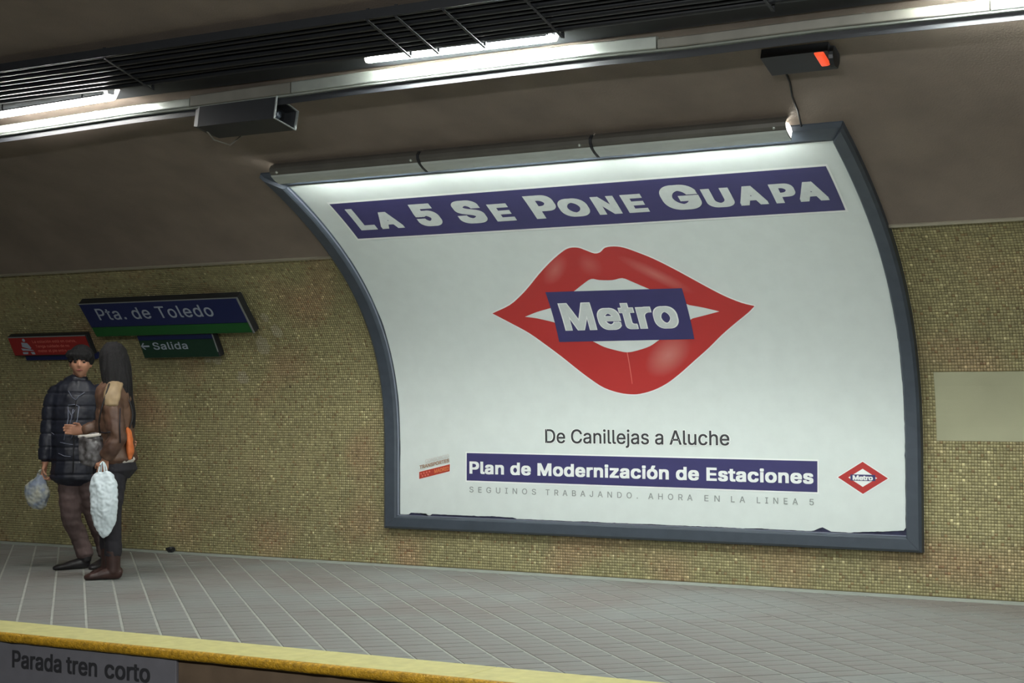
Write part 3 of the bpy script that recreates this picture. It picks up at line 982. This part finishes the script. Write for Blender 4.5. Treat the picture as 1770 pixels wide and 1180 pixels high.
rd = wall_sign('warning_sign', 'red notice sign with white pictogram behind the man', -11.15, -10.19, 1.725, 1.905, .0, .05, M['dark'])
f3 = flat_on(1.725, 1.905, .051)
flat_panel('red_panel', rect(-11.145, -10.2, 1.735, 1.893), f3, M['sign_red'], rd)
flat_panel('pale_edge', rect(-11.145, -10.2, 1.894, 1.902), f3, M['sign_edge'], rd)
f3t = flat_on(1.725, 1.905, .056)
lettering([('La estación está en curva,', -10.86, -10.33, 1.845, 1.845, .024, .004, 1.0),
           ('Tenga cuidado de no', -10.84, -10.43, 1.803, 1.803, .024, .004, 1.0),
           ('meter el pie entre coche', -10.83, -10.35, 1.761, 1.761, .024, .004, 1.0)], 'lettering', M['pink'], rd, place=f3t)
bm = bmesh.new()
def blob(cx, cz, a, b_, n=14):
    bm.faces.new([bm.verts.new(Vector(f3t(cx + a * math.cos(k * 2 * math.pi / n), cz + b_ * math.sin(k * 2 * math.pi / n)))) for k in range(n)])
blob(-10.96, 1.872, .018, .015)
for pts in ([(-11.0, 1.853), (-10.93, 1.846), (-10.90, 1.80), (-10.92, 1.79), (-11.01, 1.812)], [(-11.03, 1.80), (-10.9, 1.785), (-10.88, 1.775), (-11.02, 1.778)],
            [(-11.03, 1.765), (-10.96, 1.765), (-10.97, 1.745), (-11.03, 1.745)], [(-10.93, 1.765), (-10.885, 1.765), (-10.88, 1.742), (-10.92, 1.742)]):
    bm.faces.new([bm.verts.new(Vector(f3t(a, b_))) for a, b_ in pts])
bmobj('pictogram', bm, M['sign_txt'], rd)
bm = bmesh.new(); wall_slab(bm, -11.06, -10.2, 1.675, 1.722, -.03, .02, step=2)
o = bmobj('blue_strip', bm, M['sign_blue'], rd)

# sign below the platform edge
ps = empty('track_sign', (-6.5, 6.51, -.17))
tag(ps, 'grey Parada tren corto sign on the platform face under the yellow edge', 'sign')
bm = bmesh.new(); box(bm, -7.28, -5.762, 6.508, 6.53, -.29, -.05); bevel_all(bm, .003)
bmobj('panel', bm, M['panel_grey'], ps)
fp = lambda x, z: (x, 6.505, z)
lettering([('Parada', -6.965, -6.585, -.187, -.187, .097, .02, 1.0), ('tren', -6.55, -6.32, -.187, -.187, .097, .02, 1.0), ('corto', -6.265, -5.94, -.187, -.187, .097, .02, 1.0)], 'lettering', M['grey_txt'], ps, place=fp)

# litter at the foot of the wall
bm = bmesh.new(); bmesh.ops.create_icosphere(bm, subdivisions=2, radius=.04)
for v in bm.verts:
    v.co *= 1 + .5 * noise.noise(v.co * 40); v.co.z *= .6
zmin = min(v.co.z for v in bm.verts)
bmesh.ops.translate(bm, verts=bm.verts[:], vec=(-9.42, 10.57, .002 - zmin))
o = bmobj('litter', bm, M['cable'], None)
tag(o, 'small crumpled black litter at the foot of the mosaic wall', 'litter')

# ================================================================== PEOPLE
M['skin'] = mat('skin', srgb(186, 136, 110), .55, noise_amt=.05, nscale=12)
M['hair'] = mat('black_hair', srgb(17, 16, 18), .85, noise_amt=.3, nscale=80, bump=.5, bscale=150)
M['puffer'] = mat('navy_black_jacket', srgb(30, 33, 45), .5, noise_amt=.25, nscale=9)
M['puffer_line'] = mat('grey_jacket_piping', srgb(116, 122, 140), .5)
M['trouser_m'] = mat('brown_grey_trousers', srgb(88, 72, 70), .8, noise_amt=.3, nscale=7)
M['shoe'] = mat('black_shoe_leather', srgb(34, 32, 34), .4, noise_amt=.2, nscale=20)
M['boot'] = mat('dark_brown_boot_leather', srgb(62, 42, 38), .4, noise_amt=.3, nscale=14)
M['suede'] = mat('brown_jacket_leather', srgb(112, 84, 66), .5, c2=srgb(80, 58, 48), nscale=7, noise_amt=.15)
M['tan'] = mat('tan_jacket_yoke', srgb(156, 134, 102), .6, noise_amt=.2, nscale=14)
M['jean'] = mat('black_trousers', srgb(40, 38, 44), .8, noise_amt=.2, nscale=9)
M['bag_w'] = mat('white_plastic_bag', srgb(222, 236, 242), .35, noise_amt=.06, nscale=12)
M['bag_b'] = mat('bluish_plastic_bag', srgb(130, 142, 160), .35, c2=srgb(190, 192, 178), nscale=14)
M['silver'] = mat('shiny_grey_cloth', srgb(120, 118, 120), .3, c2=srgb(62, 58, 58), nscale=22)
M['orange'] = mat('orange_cloth', srgb(226, 122, 64), .6, noise_amt=.12, nscale=16)
M['eye'] = mat('dark_eye', srgb(20, 16, 14), .3)
M['lip'] = mat('mouth_colour', srgb(140, 78, 70), .5)
M['shirt'] = mat('white_shirt_hem', srgb(222, 216, 208), .7)

def loft(bm, P, AB, hint=(1, 0, 0), seg=14):
    """P centres, AB (a, b) radii: a along hint, b across"""
    P = [Vector(p) for p in P]
    R = []
    for i, p in enumerate(P):
        t = (P[min(i + 1, len(P) - 1)] - P[max(i - 1, 0)]).normalized()
        h = Vector(hint); h = h - t * h.dot(t)
        if h.length < 1e-4: h = t.orthogonal()
        h.normalize(); q_ = t.cross(h)
        a, b_ = AB[i] if isinstance(AB[i], tuple) else (AB[i], AB[i])
        R.append([p + h * math.cos(k * 2 * math.pi / seg) * a + q_ * math.sin(k * 2 * math.pi / seg) * b_ for k in range(seg)])
    # rounded ends
    def cap(r, c, d, a):
        return [c + (v - c) * .6 + d * a * .35 for v in r]
    t0 = (P[0] - P[1]).normalized(); t1 = (P[-1] - P[-2]).normalized()
    a0 = AB[0][1] if isinstance(AB[0], tuple) else AB[0]
    a1 = AB[-1][1] if isinstance(AB[-1], tuple) else AB[-1]
    R = [cap(R[0], P[0], t0, a0)] + R + [cap(R[-1], P[-1], t1, a1)]
    rings(bm, R)
def curve_pts(P, k=4):
    P = [Vector(p) for p in P]; out = []
    for i in range(len(P) - 1):
        p0 = P[max(i - 1, 0)]; p1 = P[i]; p2 = P[i + 1]; p3 = P[min(i + 2, len(P) - 1)]
        for q_ in range(k):
            t = q_ / k
            out.append(.5 * ((2 * p1) + (p2 - p0) * t + (2 * p0 - 5 * p1 + 4 * p2 - p3) * t * t + (3 * p1 - p0 - 3 * p2 + p3) * t ** 3))
    out.append(P[-1]); return out
def smooth_loft(bm, P, AB, hint=(1, 0, 0), k=4, seg=14):
    AB = [a if isinstance(a, tuple) else (a, a) for a in AB]
    PP = curve_pts(P, k)
    A3 = curve_pts([(a, b_, 0) for a, b_ in AB], k)
    loft(bm, PP, [(max(v.x, .001), max(v.y, .001)) for v in A3], hint, seg)
def voxel(bm, size, smooth_it=3, disp=None):
    bmesh.ops.recalc_face_normals(bm, faces=bm.faces[:])
    me = bpy.data.meshes.new('v'); bm.to_mesh(me); bm.free()
    o = bpy.data.objects.new('v', me); COL.objects.link(o)
    md = o.modifiers.new('r', 'REMESH'); md.mode = 'VOXEL'; md.voxel_size = size
    if smooth_it:
        s_ = o.modifiers.new('s', 'SMOOTH'); s_.factor = .5; s_.iterations = smooth_it
    dg = bpy.context.evaluated_depsgraph_get()
    out = bpy.data.meshes.new_from_object(o.evaluated_get(dg))
    bpy.data.objects.remove(o); bpy.data.meshes.remove(me)
    if disp:
        N = [v.normal.copy() for v in out.vertices]
        for v, n in zip(out.vertices, N):
            v.co += n * disp(v.co)
        out.update()
    return out
def vpart(name, bm, size, m_, parent, smooth_it=3, disp=None, label=None):
    me = voxel(bm, size, smooth_it, disp)
    me.name = name
    o = link(name, me, m_, parent, smooth=True)
    if label: o['label'] = label
    return o
def sphere_bm(bm, c, r, seg=24, ring=16, rot=None):
    g = bmesh.ops.create_uvsphere(bm, u_segments=seg, v_segments=ring, radius=1.0)
    for v in g['verts']:
        p = Vector((v.co.x * r[0], v.co.y * r[1], v.co.z * r[2]))
        if rot: p = rot @ p
        v.co = p + Vector(c)
def head_bm(bm, c, yaw, pitch=0, roll=0, h=.235):
    """head with nose, brow, chin, ears; face looks to local -Y turned by yaw"""
    rot = Matrix.Rotation(yaw, 3, 'Z') @ Matrix.Rotation(pitch, 3, 'X') @ Matrix.Rotation(roll, 3, 'Y')
    g = bmesh.ops.create_uvsphere(bm, u_segments=40, v_segments=30, radius=1.0)
    for v in g['verts']:
        x, y, z = v.co
        w_ = 1.0 if z > -.1 else 1 - .42 * ((-z - .1) / .9) ** 1.3
        px = x * .078 * w_
        py = y * (.098 if y > 0 else .092) * (1.0 if z > -.2 else 1 - .22 * ((-z - .2) / .8))
        if y < 0 and z < -.2: py -= .008 * ((-z - .2) / .8)
        pz = z * h / 2
        if y < 0:
            fx = math.exp(-(x / .16) ** 2)
            py -= .026 * fx * math.exp(-((z + .18) / .14) ** 2)          # nose tip
            py -= .012 * fx * math.exp(-((z - .02) / .16) ** 2)          # bridge
            py -= .007 * math.exp(-((z - .24) / .09) ** 2) * math.exp(-(x / .6) ** 2)   # brow
            for s_ in (-1, 1):
                py += .012 * math.exp(-((x - s_ * .38) / .16) ** 2) * math.exp(-((z - .06) / .11) ** 2)
            py -= .007 * math.exp(-(x / .26) ** 2) * math.exp(-((z + .48) / .07) ** 2)   # lips
            py -= .008 * math.exp(-(x / .25) ** 2) * math.exp(-((z + .85) / .14) ** 2)   # chin
        v.co = rot @ Vector((px, py, pz)) + Vector(c)
    for s_ in (-1, 1):
        sphere_bm(bm, Vector(c) + rot @ Vector((s_ * .079, .008, -.005)), (.010, .02, .032), 12, 8, rot)
    return rot
def hand_bm(bm, wrist, d, palm_n, curl=.6, L=.18, side=1):
    """palm + four fingers + thumb. d: direction of the hand, palm_n: direction the palm faces, side: thumb side"""
    d = Vector(d).normalized(); n = Vector(palm_n); n = (n - d * n.dot(d)).normalized(); s_ = d.cross(n) * side
    w0 = Vector(wrist)
    loft(bm, [w0 - d * .02, w0, w0 + d * L * .25, w0 + d * L * .5], [(.028, .020), (.028, .018), (.040, .016), (.041, .014)], s_)
    Ls = [.40, .45, .42, .34]
    for i, fl in enumerate(Ls):
        off = (i - 1.5) * .021 * -1
        b0 = w0 + d * L * .46 + s_ * off
        ang = 0; p = b0; P = [p]
        for k, sg_ in enumerate((.42, .32, .26)):
            ang += curl * (.75 + .3 * k)
            dd = d * math.cos(ang) + n * math.sin(ang)
            p = p + dd * L * fl * sg_ * 1.25
            P.append(p)
        loft(bm, P, [.0095, .009, .0082, .007], s_, 8)
    t0 = w0 + d * L * .12 + s_ * .026
    t1 = t0 + (d * .6 + s_ * .65 + n * .25).normalized() * L * .2
    t2 = t1 + (d * .8 + s_ * .1 + n * .6).normalized() * L * .17
    t3 = t2 + (d * .6 - s_ * .2 + n * .8).normalized() * L * .12
    loft(bm, [t0 - s_ * .012, t1, t2, t3], [.014, .011, .0095, .008], n, 8)
def face_parts(c, rot, parent, h=.235):
    f = lambda x, y, z: Vector(c) + rot @ Vector((x, y, z))
    for s_ in (-1, 1):
        bm = bmesh.new(); sphere_bm(bm, f(s_ * .030, -.0765, .006), (.015, .008, .0075), 12, 8, rot)
        bmobj('eye', bm, M['eye'], parent, True, local=True)
        bm = bmesh.new()
        loft(bm, [f(s_ * .012, -.0945, .024), f(s_ * .030, -.0935, .029), f(s_ * .050, -.080, .024)], [.0045, .0055, .003], (0, 1, 0), 8)
        bmobj('eyebrow', bm, M['hair'], parent, True, local=True)
    bm = bmesh.new()
    loft(bm, [f(-.022, -.0865, -.056), f(-.008, -.094, -.054), f(.008, -.094, -.054), f(.022, -.0865, -.056)], [.003, .0055, .0055, .003], (0, 0, 1), 8)
    bmobj('mouth', bm, M['lip'], parent, True, local=True)

YAW = .5197
# ---- man
man = empty('person', (-9.172, 9.198, .0), YAW)
tag(man, 'young man in dark padded jacket with black hair, facing the camera and holding a bag', 'person')
def mp2(px, py, y=0.0): return ((px - 130) / 224, y, (983 - py) / 224)
hc = Vector(mp2(138, 624, -.02)); hc.z -= .005
# body
bm = bmesh.new()
hrot = head_bm(bm, hc, .18, 0.03, 0.0)
smooth_loft(bm, [hc + Vector((-.012, .03, -.06)), hc + Vector((-.02, .04, -.12)), hc + Vector((-.025, .05, -.19))], [.052, .054, .066])
smooth_loft(bm, [(.0, .03, 1.42), (0, .03, 1.3), (-.01, .02, 1.1), (-.01, .02, .95), (0, .02, .84)], [(.15, .08), (.17, .11), (.15, .1), (.155, .105), (.15, .1)])
RW = Vector((-.232, -.03, .815))
smooth_loft(bm, [(-.15, .02, 1.40), (-.19, .02, 1.2), (-.205, .0, 1.06), (-.22, -.02, .93), RW], [.05, .045, .04, .034, .026])
hand_bm(bm, RW, (-.12, -.05, -1), (1, -.1, 0), curl=.85, side=1)
LW = Vector((.33, .12, .98))
smooth_loft(bm, [(.14, .05, 1.40), (.22, .1, 1.22), (.27, .16, 1.06), LW], [.05, .045, .036, .026])
hand_bm(bm, LW, (.8, -.3, -.2), (.1, -1, 0), curl=.4, side=-1)
ANK = [Vector(mp2(146, 957, .03)), Vector(mp2(176, 962, .14))]
for (hx_, kx, ank) in ((-.06, mp2(124, 893, -.03), ANK[0]), (.08, mp2(160, 893, .06), ANK[1])):
    smooth_loft(bm, [(hx_, .02, .86), (hx_ * .5 + kx[0] * .5, .0, .62), kx, (kx[0] * .5 + ank.x * .5, ank.y, .25), (ank.x, ank.y, .05)], [.075, .062, .05, .042, .036])
vpart('body', bm, .0062, M['skin'], man, 2)
face_parts(hc, hrot, man)
# hair: thick fringe
bm = bmesh.new()
sphere_bm(bm, hc + Vector((0, .022, .04)), (.098, .112, .105), 24, 16)
for k in range(16):
    a = -2.75 + k * 2.35 / 15
    p = hc + Vector((math.cos(a) * .075, math.sin(a) * .08, .085))
    q_ = hc + Vector((math.cos(a) * .098, math.sin(a) * .108, .052 + .01 * math.sin(k * 2.1)))
    e_ = hc + Vector((math.cos(a) * .094, math.sin(a) * .106, .022 + .012 * math.sin(k * 1.7)))
    loft(bm, [p, q_, e_], [.026, .02, .008], (0, 0, 1), 8)
vpart('hair', bm, .007, M['hair'], man, 2, lambda c: .006 * noise.noise(Vector((c.x * 60, c.y * 60, c.z * 12))), 'thick black hair with a fringe')
# trousers
bm = bmesh.new()
smooth_loft(bm, [(.0, .02, .95), (.01, .02, .8), (.01, .02, .74)], [(.16, .115), (.165, .115), (.13, .1)])
for (hx_, kx, ank) in ((-.055, mp2(124, 893, -.03), ANK[0]), (.085, mp2(160, 893, .06), ANK[1])):
    smooth_loft(bm, [(hx_, .02, .82), (hx_ * .5 + kx[0] * .5, .0, .62), kx, (kx[0] * .5 + ank.x * .5, ank.y, .25), (ank.x, ank.y, .10)], [.100, .092, .078, .07, .066])
vpart('trousers', bm, .009, M['trouser_m'], man, 2, lambda c: .008 * noise.noise(Vector((c.x * 10, c.y * 10, c.z * 24))) + .004 * noise.noise(c * 35))
# shoes
def shoe(bm, heel, toe, w_=.045, h=.085):
    heel, toe = Vector(heel), Vector(toe)
    d = toe - heel
    P = [heel + d * t for t in (0, .12, .3, .5, .7, .88, 1.0)]
    H = [h * .8, h, h * .95, h * .8, h * .6, h * .5, h * .34]
    W = [w_ * .7, w_ * .82, w_ * .85, w_ * .95, w_ * 1.08, w_ * .95, w_ * .5]
    for p, hh in zip(P, H): p.z = hh / 2 + .001
    side = Vector((-d.y, d.x, 0))
    loft(bm, P, [(a, b_ / 2) for a, b_ in zip(W, H)], side, 14)
for i, (a, b_) in enumerate(((( .085, .05, 0), (-.14, -.10, 0)), ((.22, .17, 0), (.14, -.08, 0)))):
    bm = bmesh.new(); shoe(bm, a, b_)
    loft(bm, [Vector((ANK[i].x, ANK[i].y, .06)), Vector((ANK[i].x, ANK[i].y, .135))], [.045, .05])
    o = vpart('shoe', bm, .006, M['shoe'], man, 2)
# jacket
bm = bmesh.new()
smooth_loft(bm, [(.02, .05, 1.475), (.01, .03, 1.435), (.0, .02, 1.36), (-.01, .01, 1.2), (-.01, .0, 1.0), (-.005, .0, .82), (-.01, .0, .70)],
            [(.075, .075), (.14, .10), (.195, .125), (.185, .145), (.18, .145), (.185, .15), (.20, .155)])
smooth_loft(bm, [(-.14, .02, 1.39), (-.185, .015, 1.28), (-.205, .005, 1.14), (-.215, -.005, 1.04), (-.225, -.02, .93), (-.232, -.03, .845)], [.075, .078, .07, .068, .062, .050])
smooth_loft(bm, [(.13, .04, 1.39), (.20, .08, 1.25), (.25, .14, 1.08), (.31, .12, 1.0)], [.075, .072, .062, .05])
def quilt(c):
    d = -.010 * max(0, math.cos(c.z * 2 * math.pi / .105)) ** 12
    return d + .007 * noise.noise(c * 11) + .003 * noise.noise(c * 38)
jk = vpart('jacket', bm, .008, M['puffer'], man, 2, quilt, 'navy-black padded jacket')
# jacket details on the chest: collar, zip, patch outline, buttons
def surf_y(me, x, z, yd=-1):
    best = None
    for v in me.vertices:
        if abs(v.co.x - x) < .02 and abs(v.co.z - z) < .02 and v.normal.y < 0:
            if best is None or v.co.y < best: best = v.co.y
    return best if best is not None else -.14
def on_jacket(x, z, me): return Vector((x, surf_y(me, x, z) - .002, z))
def strip(parts, name, me, parent, m_, r=.004):
    for pts in parts:
        bm = bmesh.new(); tube(bm, [on_jacket(x, z, me) for x, z in pts], r, 6)
        bmobj(name, bm, m_, parent, True, local=True)
strip([[(-.03, 1.26), (-.025, 1.17), (-.04, 1.08), (-.055, 1.0)], [(-.03, 1.27), (.02, 1.275), (.055, 1.262)], [(.055, 1.262), (.045, 1.16), (.02, 1.06), (-.005, 1.0)],
       [(.01, 1.24), (.0, 1.17), (-.015, 1.11)], [(-.03, 1.24), (.0, 1.19), (.03, 1.24)]], 'chest_print', jk.data, man, M['puffer_line'], .0035)
strip([[(-.035, 1.38), (.0, 1.33), (.03, 1.31)], [(.09, 1.37), (.05, 1.34), (.03, 1.31)]], 'collar_piping', jk.data, man, M['puffer_line'], .003)
strip([[(-.085, .985), (-.04, .975), (.02, .965)], [(-.1, .9), (-.05, .88), (.0, .875)], [(-.17, 1.06), (-.14, 1.045)]], 'seam_piping', jk.data, man, M['puffer_line'], .003)
strip([[(.03, 1.31), (.025, 1.15), (.02, .95), (.02, .75)]], 'zip', jk.data, man, M['shoe'], .004)

# ---- bag held by the man
def bag(name, hand, bottom, wtop, wbot, dep, m_, label, seed, parent_rot=YAW, handles=True):
    e = empty(name, (0, 0, 0), 0)
    tag(e, label, 'bag')
    return e
def plastic_bag(origin, rz, P, AB, m_, label, loopz, seed):
    e = empty('plastic_bag', origin, rz); tag(e, label, 'bag')
    bm = bmesh.new()
    smooth_loft(bm, P, AB, (1, 0, 0), 4, 20)
    me = voxel(bm, .006, 1, lambda c: .014 * noise.noise(Vector((c.x * 16 + seed, c.y * 16, c.z * 9))) + .006 * noise.noise(c * 45))
    o = link('bag_body', me, m_, e, True)
    top_ = Vector(P[0])
    for s_ in (-1, 1):
        bm = bmesh.new()
        tube(bm, curve_pts([top_ + Vector((s_ * .03, s_ * .012, -.03)), top_ + Vector((s_ * .022, s_ * .008, loopz * .5)), top_ + Vector((0, 0, loopz)), top_ + Vector((-s_ * .012, s_ * .01, loopz * .5)), top_ + Vector((-s_ * .02, s_ * .012, -.03))], 3), .006, 8)
        bmobj('handle', bm, m_, e, True, local=True)
    return e
plastic_bag((-9.172, 9.198, 0), YAW, [(-.255, -.055, .72), (-.262, -.055, .69), (-.28, -.05, .62), (-.275, -.05, .54), (-.25, -.05, .485)],
            [(.03, .025), (.055, .04), (.095, .065), (.085, .06), (.04, .03)], M['bag_b'], 'crumpled bluish plastic bag hanging from the man\'s hand', .05, 1.0)

# ---- woman
wom = empty('person', (-8.479, 8.806, .0), YAW)
tag(wom, 'woman with long dark hair in brown leather jacket, hugging the man, back to the camera', 'person')
def wp(px, py, y=0.0): return ((px - 182) / 229, y, (1000 - py) / 229)
hw = Vector(wp(188, 636, .06))
bm = bmesh.new()
hrot2 = head_bm(bm, hw, -2.15, 0.0, 0.0, .225)
smooth_loft(bm, [hw + Vector((.01, -.02, -.06)), hw + Vector((.02, -.02, -.13)), hw + Vector((.03, -.02, -.19))], [.046, .048, .06])
smooth_loft(bm, [(.06, .03, 1.36), (.06, .03, 1.25), (.05, .03, 1.05), (.05, .03, .92), (.04, .03, .82)], [(.12, .14), (.12, .145), (.1, .12), (.12, .15), (.12, .14)])
WL = Vector(wp(190, 800, -.17))
smooth_loft(bm, [(.07, -.11, 1.34), (.10, -.16, 1.18), (.135, -.18, 1.05), (.09, -.19, .95), WL], [.046, .042, .038, .032, .025])
hand_bm(bm, WL, (-.25, -.05, -1), (-.2, .9, 0), curl=.8, L=.165, side=-1)
WR = Vector((-.22, .20, 1.08))
smooth_loft(bm, [(.05, .16, 1.34), (-.02, .22, 1.2), (-.1, .24, 1.1), WR], [.046, .04, .034, .025])
hand_bm(bm, WR, (-1, -.1, .1), (0, -1, 0), curl=.4, L=.165, side=1)
WA = [Vector(wp(196, 972, -.03)), Vector(wp(178, 968, .16))]
for (hx_, hy, kn, ank) in ((.05, -.05, wp(194, 896, -.06), WA[0]), (.04, .10, wp(180, 892, .11), WA[1])):
    smooth_loft(bm, [(hx_, hy, .85), (hx_ * .5 + kn[0] * .5, hy, .62), kn, (ank.x, ank.y, .25), (ank.x, ank.y, .05)], [.075, .062, .05, .04, .036])
vpart('body', bm, .0062, M['skin'], wom, 2)
face_parts(hw, hrot2, wom)
# hair
bm = bmesh.new()
sphere_bm(bm, hw + Vector((.01, -.01, .035)), (.104, .112, .118), 24, 16)
smooth_loft(bm, [hw + Vector((.01, -.02, .05)), hw + Vector((.035, -.035, -.05)), hw + Vector((.06, -.07, -.16)), hw + Vector((.085, -.07, -.27)), hw + Vector((.13, -.05, -.38)), hw + Vector((.16, -.03, -.48))],
            [(.105, .11), (.112, .115), (.105, .1), (.085, .08), (.055, .055), (.02, .03)])
vpart('hair', bm, .008, M['hair'], wom, 2, lambda c: .009 * noise.noise(Vector((c.x * 50, c.y * 50, c.z * 5))), 'long straight dark hair down the back')
# trousers
bm = bmesh.new()
smooth_loft(bm, [(.05, .03, .95), (.045, .03, .82), (.04, .03, .75)], [(.13, .15), (.14, .155), (.1, .13)])
for (hx_, hy, kn, ank) in ((.055, -.05, wp(194, 896, -.06), WA[0]), (.04, .10, wp(180, 892, .11), WA[1])):
    smooth_loft(bm, [(hx_, hy, .82), (hx_ * .5 + kn[0] * .5, hy, .62), kn, (ank.x, ank.y, .27), (ank.x, ank.y, .17)], [.102, .092, .074, .066, .062])
vpart('trousers', bm, .009, M['jean'], wom, 2, lambda c: .006 * noise.noise(Vector((c.x * 10, c.y * 10, c.z * 20))) + .003 * noise.noise(c * 35))
# boots
for i, (a, b_) in enumerate((((.115, -.02, 0), (-.125, -.10, 0)), ((.03, .19, 0), (-.14, .12, 0)))):
    bm = bmesh.new(); shoe(bm, a, b_, .046, .10)
    smooth_loft(bm, [Vector((WA[i].x, WA[i].y, .05)), Vector((WA[i].x, WA[i].y, .13)), Vector((WA[i].x, WA[i].y, .21))], [.055, .056, .06])
    vpart('boot', bm, .006, M['boot'], wom, 2)
# dark shirt tail and white hem under the jacket
bm = bmesh.new()
smooth_loft(bm, [(.055, .03, .90), (.055, .03, .84), (.06, .03, .785)], [(.15, .165), (.155, .175), (.165, .18)])
vpart('dark_hem', bm, .008, M['jean'], wom, 1)
bm = bmesh.new()
smooth_loft(bm, [(.058, .03, .875), (.06, .03, .858)], [(.166, .186), (.168, .188)])
vpart('shirt_hem', bm, .006, M['shirt'], wom, 1, None, 'white shirt hem showing under the jacket')
# jacket
bm = bmesh.new()
smooth_loft(bm, [(.055, .0, 1.47), (.055, .01, 1.43), (.055, .02, 1.36), (.06, .03, 1.2), (.055, .03, 1.03), (.055, .03, .94), (.06, .03, .868)],
            [(.07, .08), (.11, .15), (.135, .185), (.14, .19), (.138, .18), (.15, .19), (.168, .20)])
smooth_loft(bm, [(.06, -.10, 1.37), (.08, -.15, 1.25), (.115, -.18, 1.13), (.13, -.19, 1.04), (.085, -.195, .96), (.045, -.18, .90)], [.072, .076, .07, .066, .06, .048])
smooth_loft(bm, [(.05, .15, 1.36), (-.02, .21, 1.22), (-.10, .235, 1.12), (-.215, .20, 1.08)], [.072, .066, .058, .046])
wj = vpart('jacket', bm, .008, M['suede'], wom, 2, lambda c: .011 * noise.noise(Vector((c.x * 9, c.y * 9, c.z * 13))) + .005 * noise.noise(c * 30), 'brown leather jacket')
# yoke: pale shoulder panel
bm = bmesh.new()
smooth_loft(bm, [(.09, -.02, 1.45), (.085, -.12, 1.405), (.085, -.185, 1.335), (.09, -.21, 1.27)], [(.05, .03), (.062, .032), (.064, .03), (.05, .022)], (1, 0, 0))
vpart('shoulder_yoke', bm, .006, M['tan'], wom, 2, lambda c: .005 * noise.noise(c * 25), 'tan shoulder panel of the jacket')
strip([[(.055, 1.335), (.085, 1.32), (.115, 1.33)], [(-.02, 1.08), (.03, 1.07), (.09, 1.08)], [(.155, 1.25), (.16, 1.12), (.165, 1.0)]], 'seam', wj.data, wom, M['jean'], .005)
# white bag in her hand
plastic_bag((-8.479, 8.806, 0), YAW, [(.03, -.215, .79), (.035, -.215, .75), (.04, -.215, .66), (.045, -.215, .56), (.045, -.205, .46), (.035, -.20, .36), (.03, -.2, .32)],
            [(.045, .02), (.082, .035), (.10, .055), (.10, .06), (.085, .055), (.05, .035), (.015, .015)], M['bag_w'], 'long white plastic bag hanging in front of the woman\'s legs', .075, 4.0)
# shiny grey bag between the two at the waist
sb = empty('shoulder_bag', (-8.479, 8.806, 0), YAW)
tag(sb, 'shiny dark grey shoulder bag hanging between the two people at the waist', 'bag')
bm = bmesh.new()
smooth_loft(bm, [(-.085, -.12, 1.055), (-.08, -.13, 1.03), (-.075, -.135, .95), (-.07, -.13, .87), (-.07, -.12, .84)], [(.07, .02), (.085, .045), (.095, .055), (.088, .05), (.06, .03)])
me = voxel(bm, .006, 1, lambda c: .010 * noise.noise(c * 22))
link('bag_body', me, M['silver'], sb, True)
bm = bmesh.new(); smooth_loft(bm, [(-.17, -.13, 1.045), (-.08, -.175, 1.05), (.0, -.165, 1.062)], [(.004, .011), (.005, .012), (.004, .011)], (0, 1, 0))
o = bmobj('flap_edge', bm, M['shirt'], sb, True, local=True); o['label'] = 'white edge of the bag flap'
bm = bmesh.new(); tube(bm, curve_pts([(-.005, -.15, 1.045), (.0, -.21, 1.15), (.03, -.225, 1.28), (.06, -.16, 1.43)], 4), .006, 6)
bmobj('strap', bm, M['shoe'], sb, True, local=True)
# orange pouch at her back
ob = empty('pouch', (-8.479, 8.806, 0), YAW)
tag(ob, 'bright orange narrow cloth pouch at the back of the woman\'s jacket', 'pouch')
bm = bmesh.new()
smooth_loft(bm, [(.175, -.06, 1.10), (.18, -.065, 1.07), (.188, -.07, 1.0), (.192, -.07, .93), (.19, -.07, .885)], [(.012, .03), (.020, .045), (.024, .05), (.026, .05), (.016, .035)])
me = voxel(bm, .005, 1, lambda c: .006 * noise.noise(c * 25))
link('pouch_body', me, M['orange'], ob, True)
bm = bmesh.new(); tube(bm, curve_pts([(.178, -.06, 1.08), (.205, -.05, 1.2), (.17, -.06, 1.33), (.1, -.06, 1.45)], 4), .006, 6)
bmobj('strap', bm, M['shoe'], ob, True, local=True)
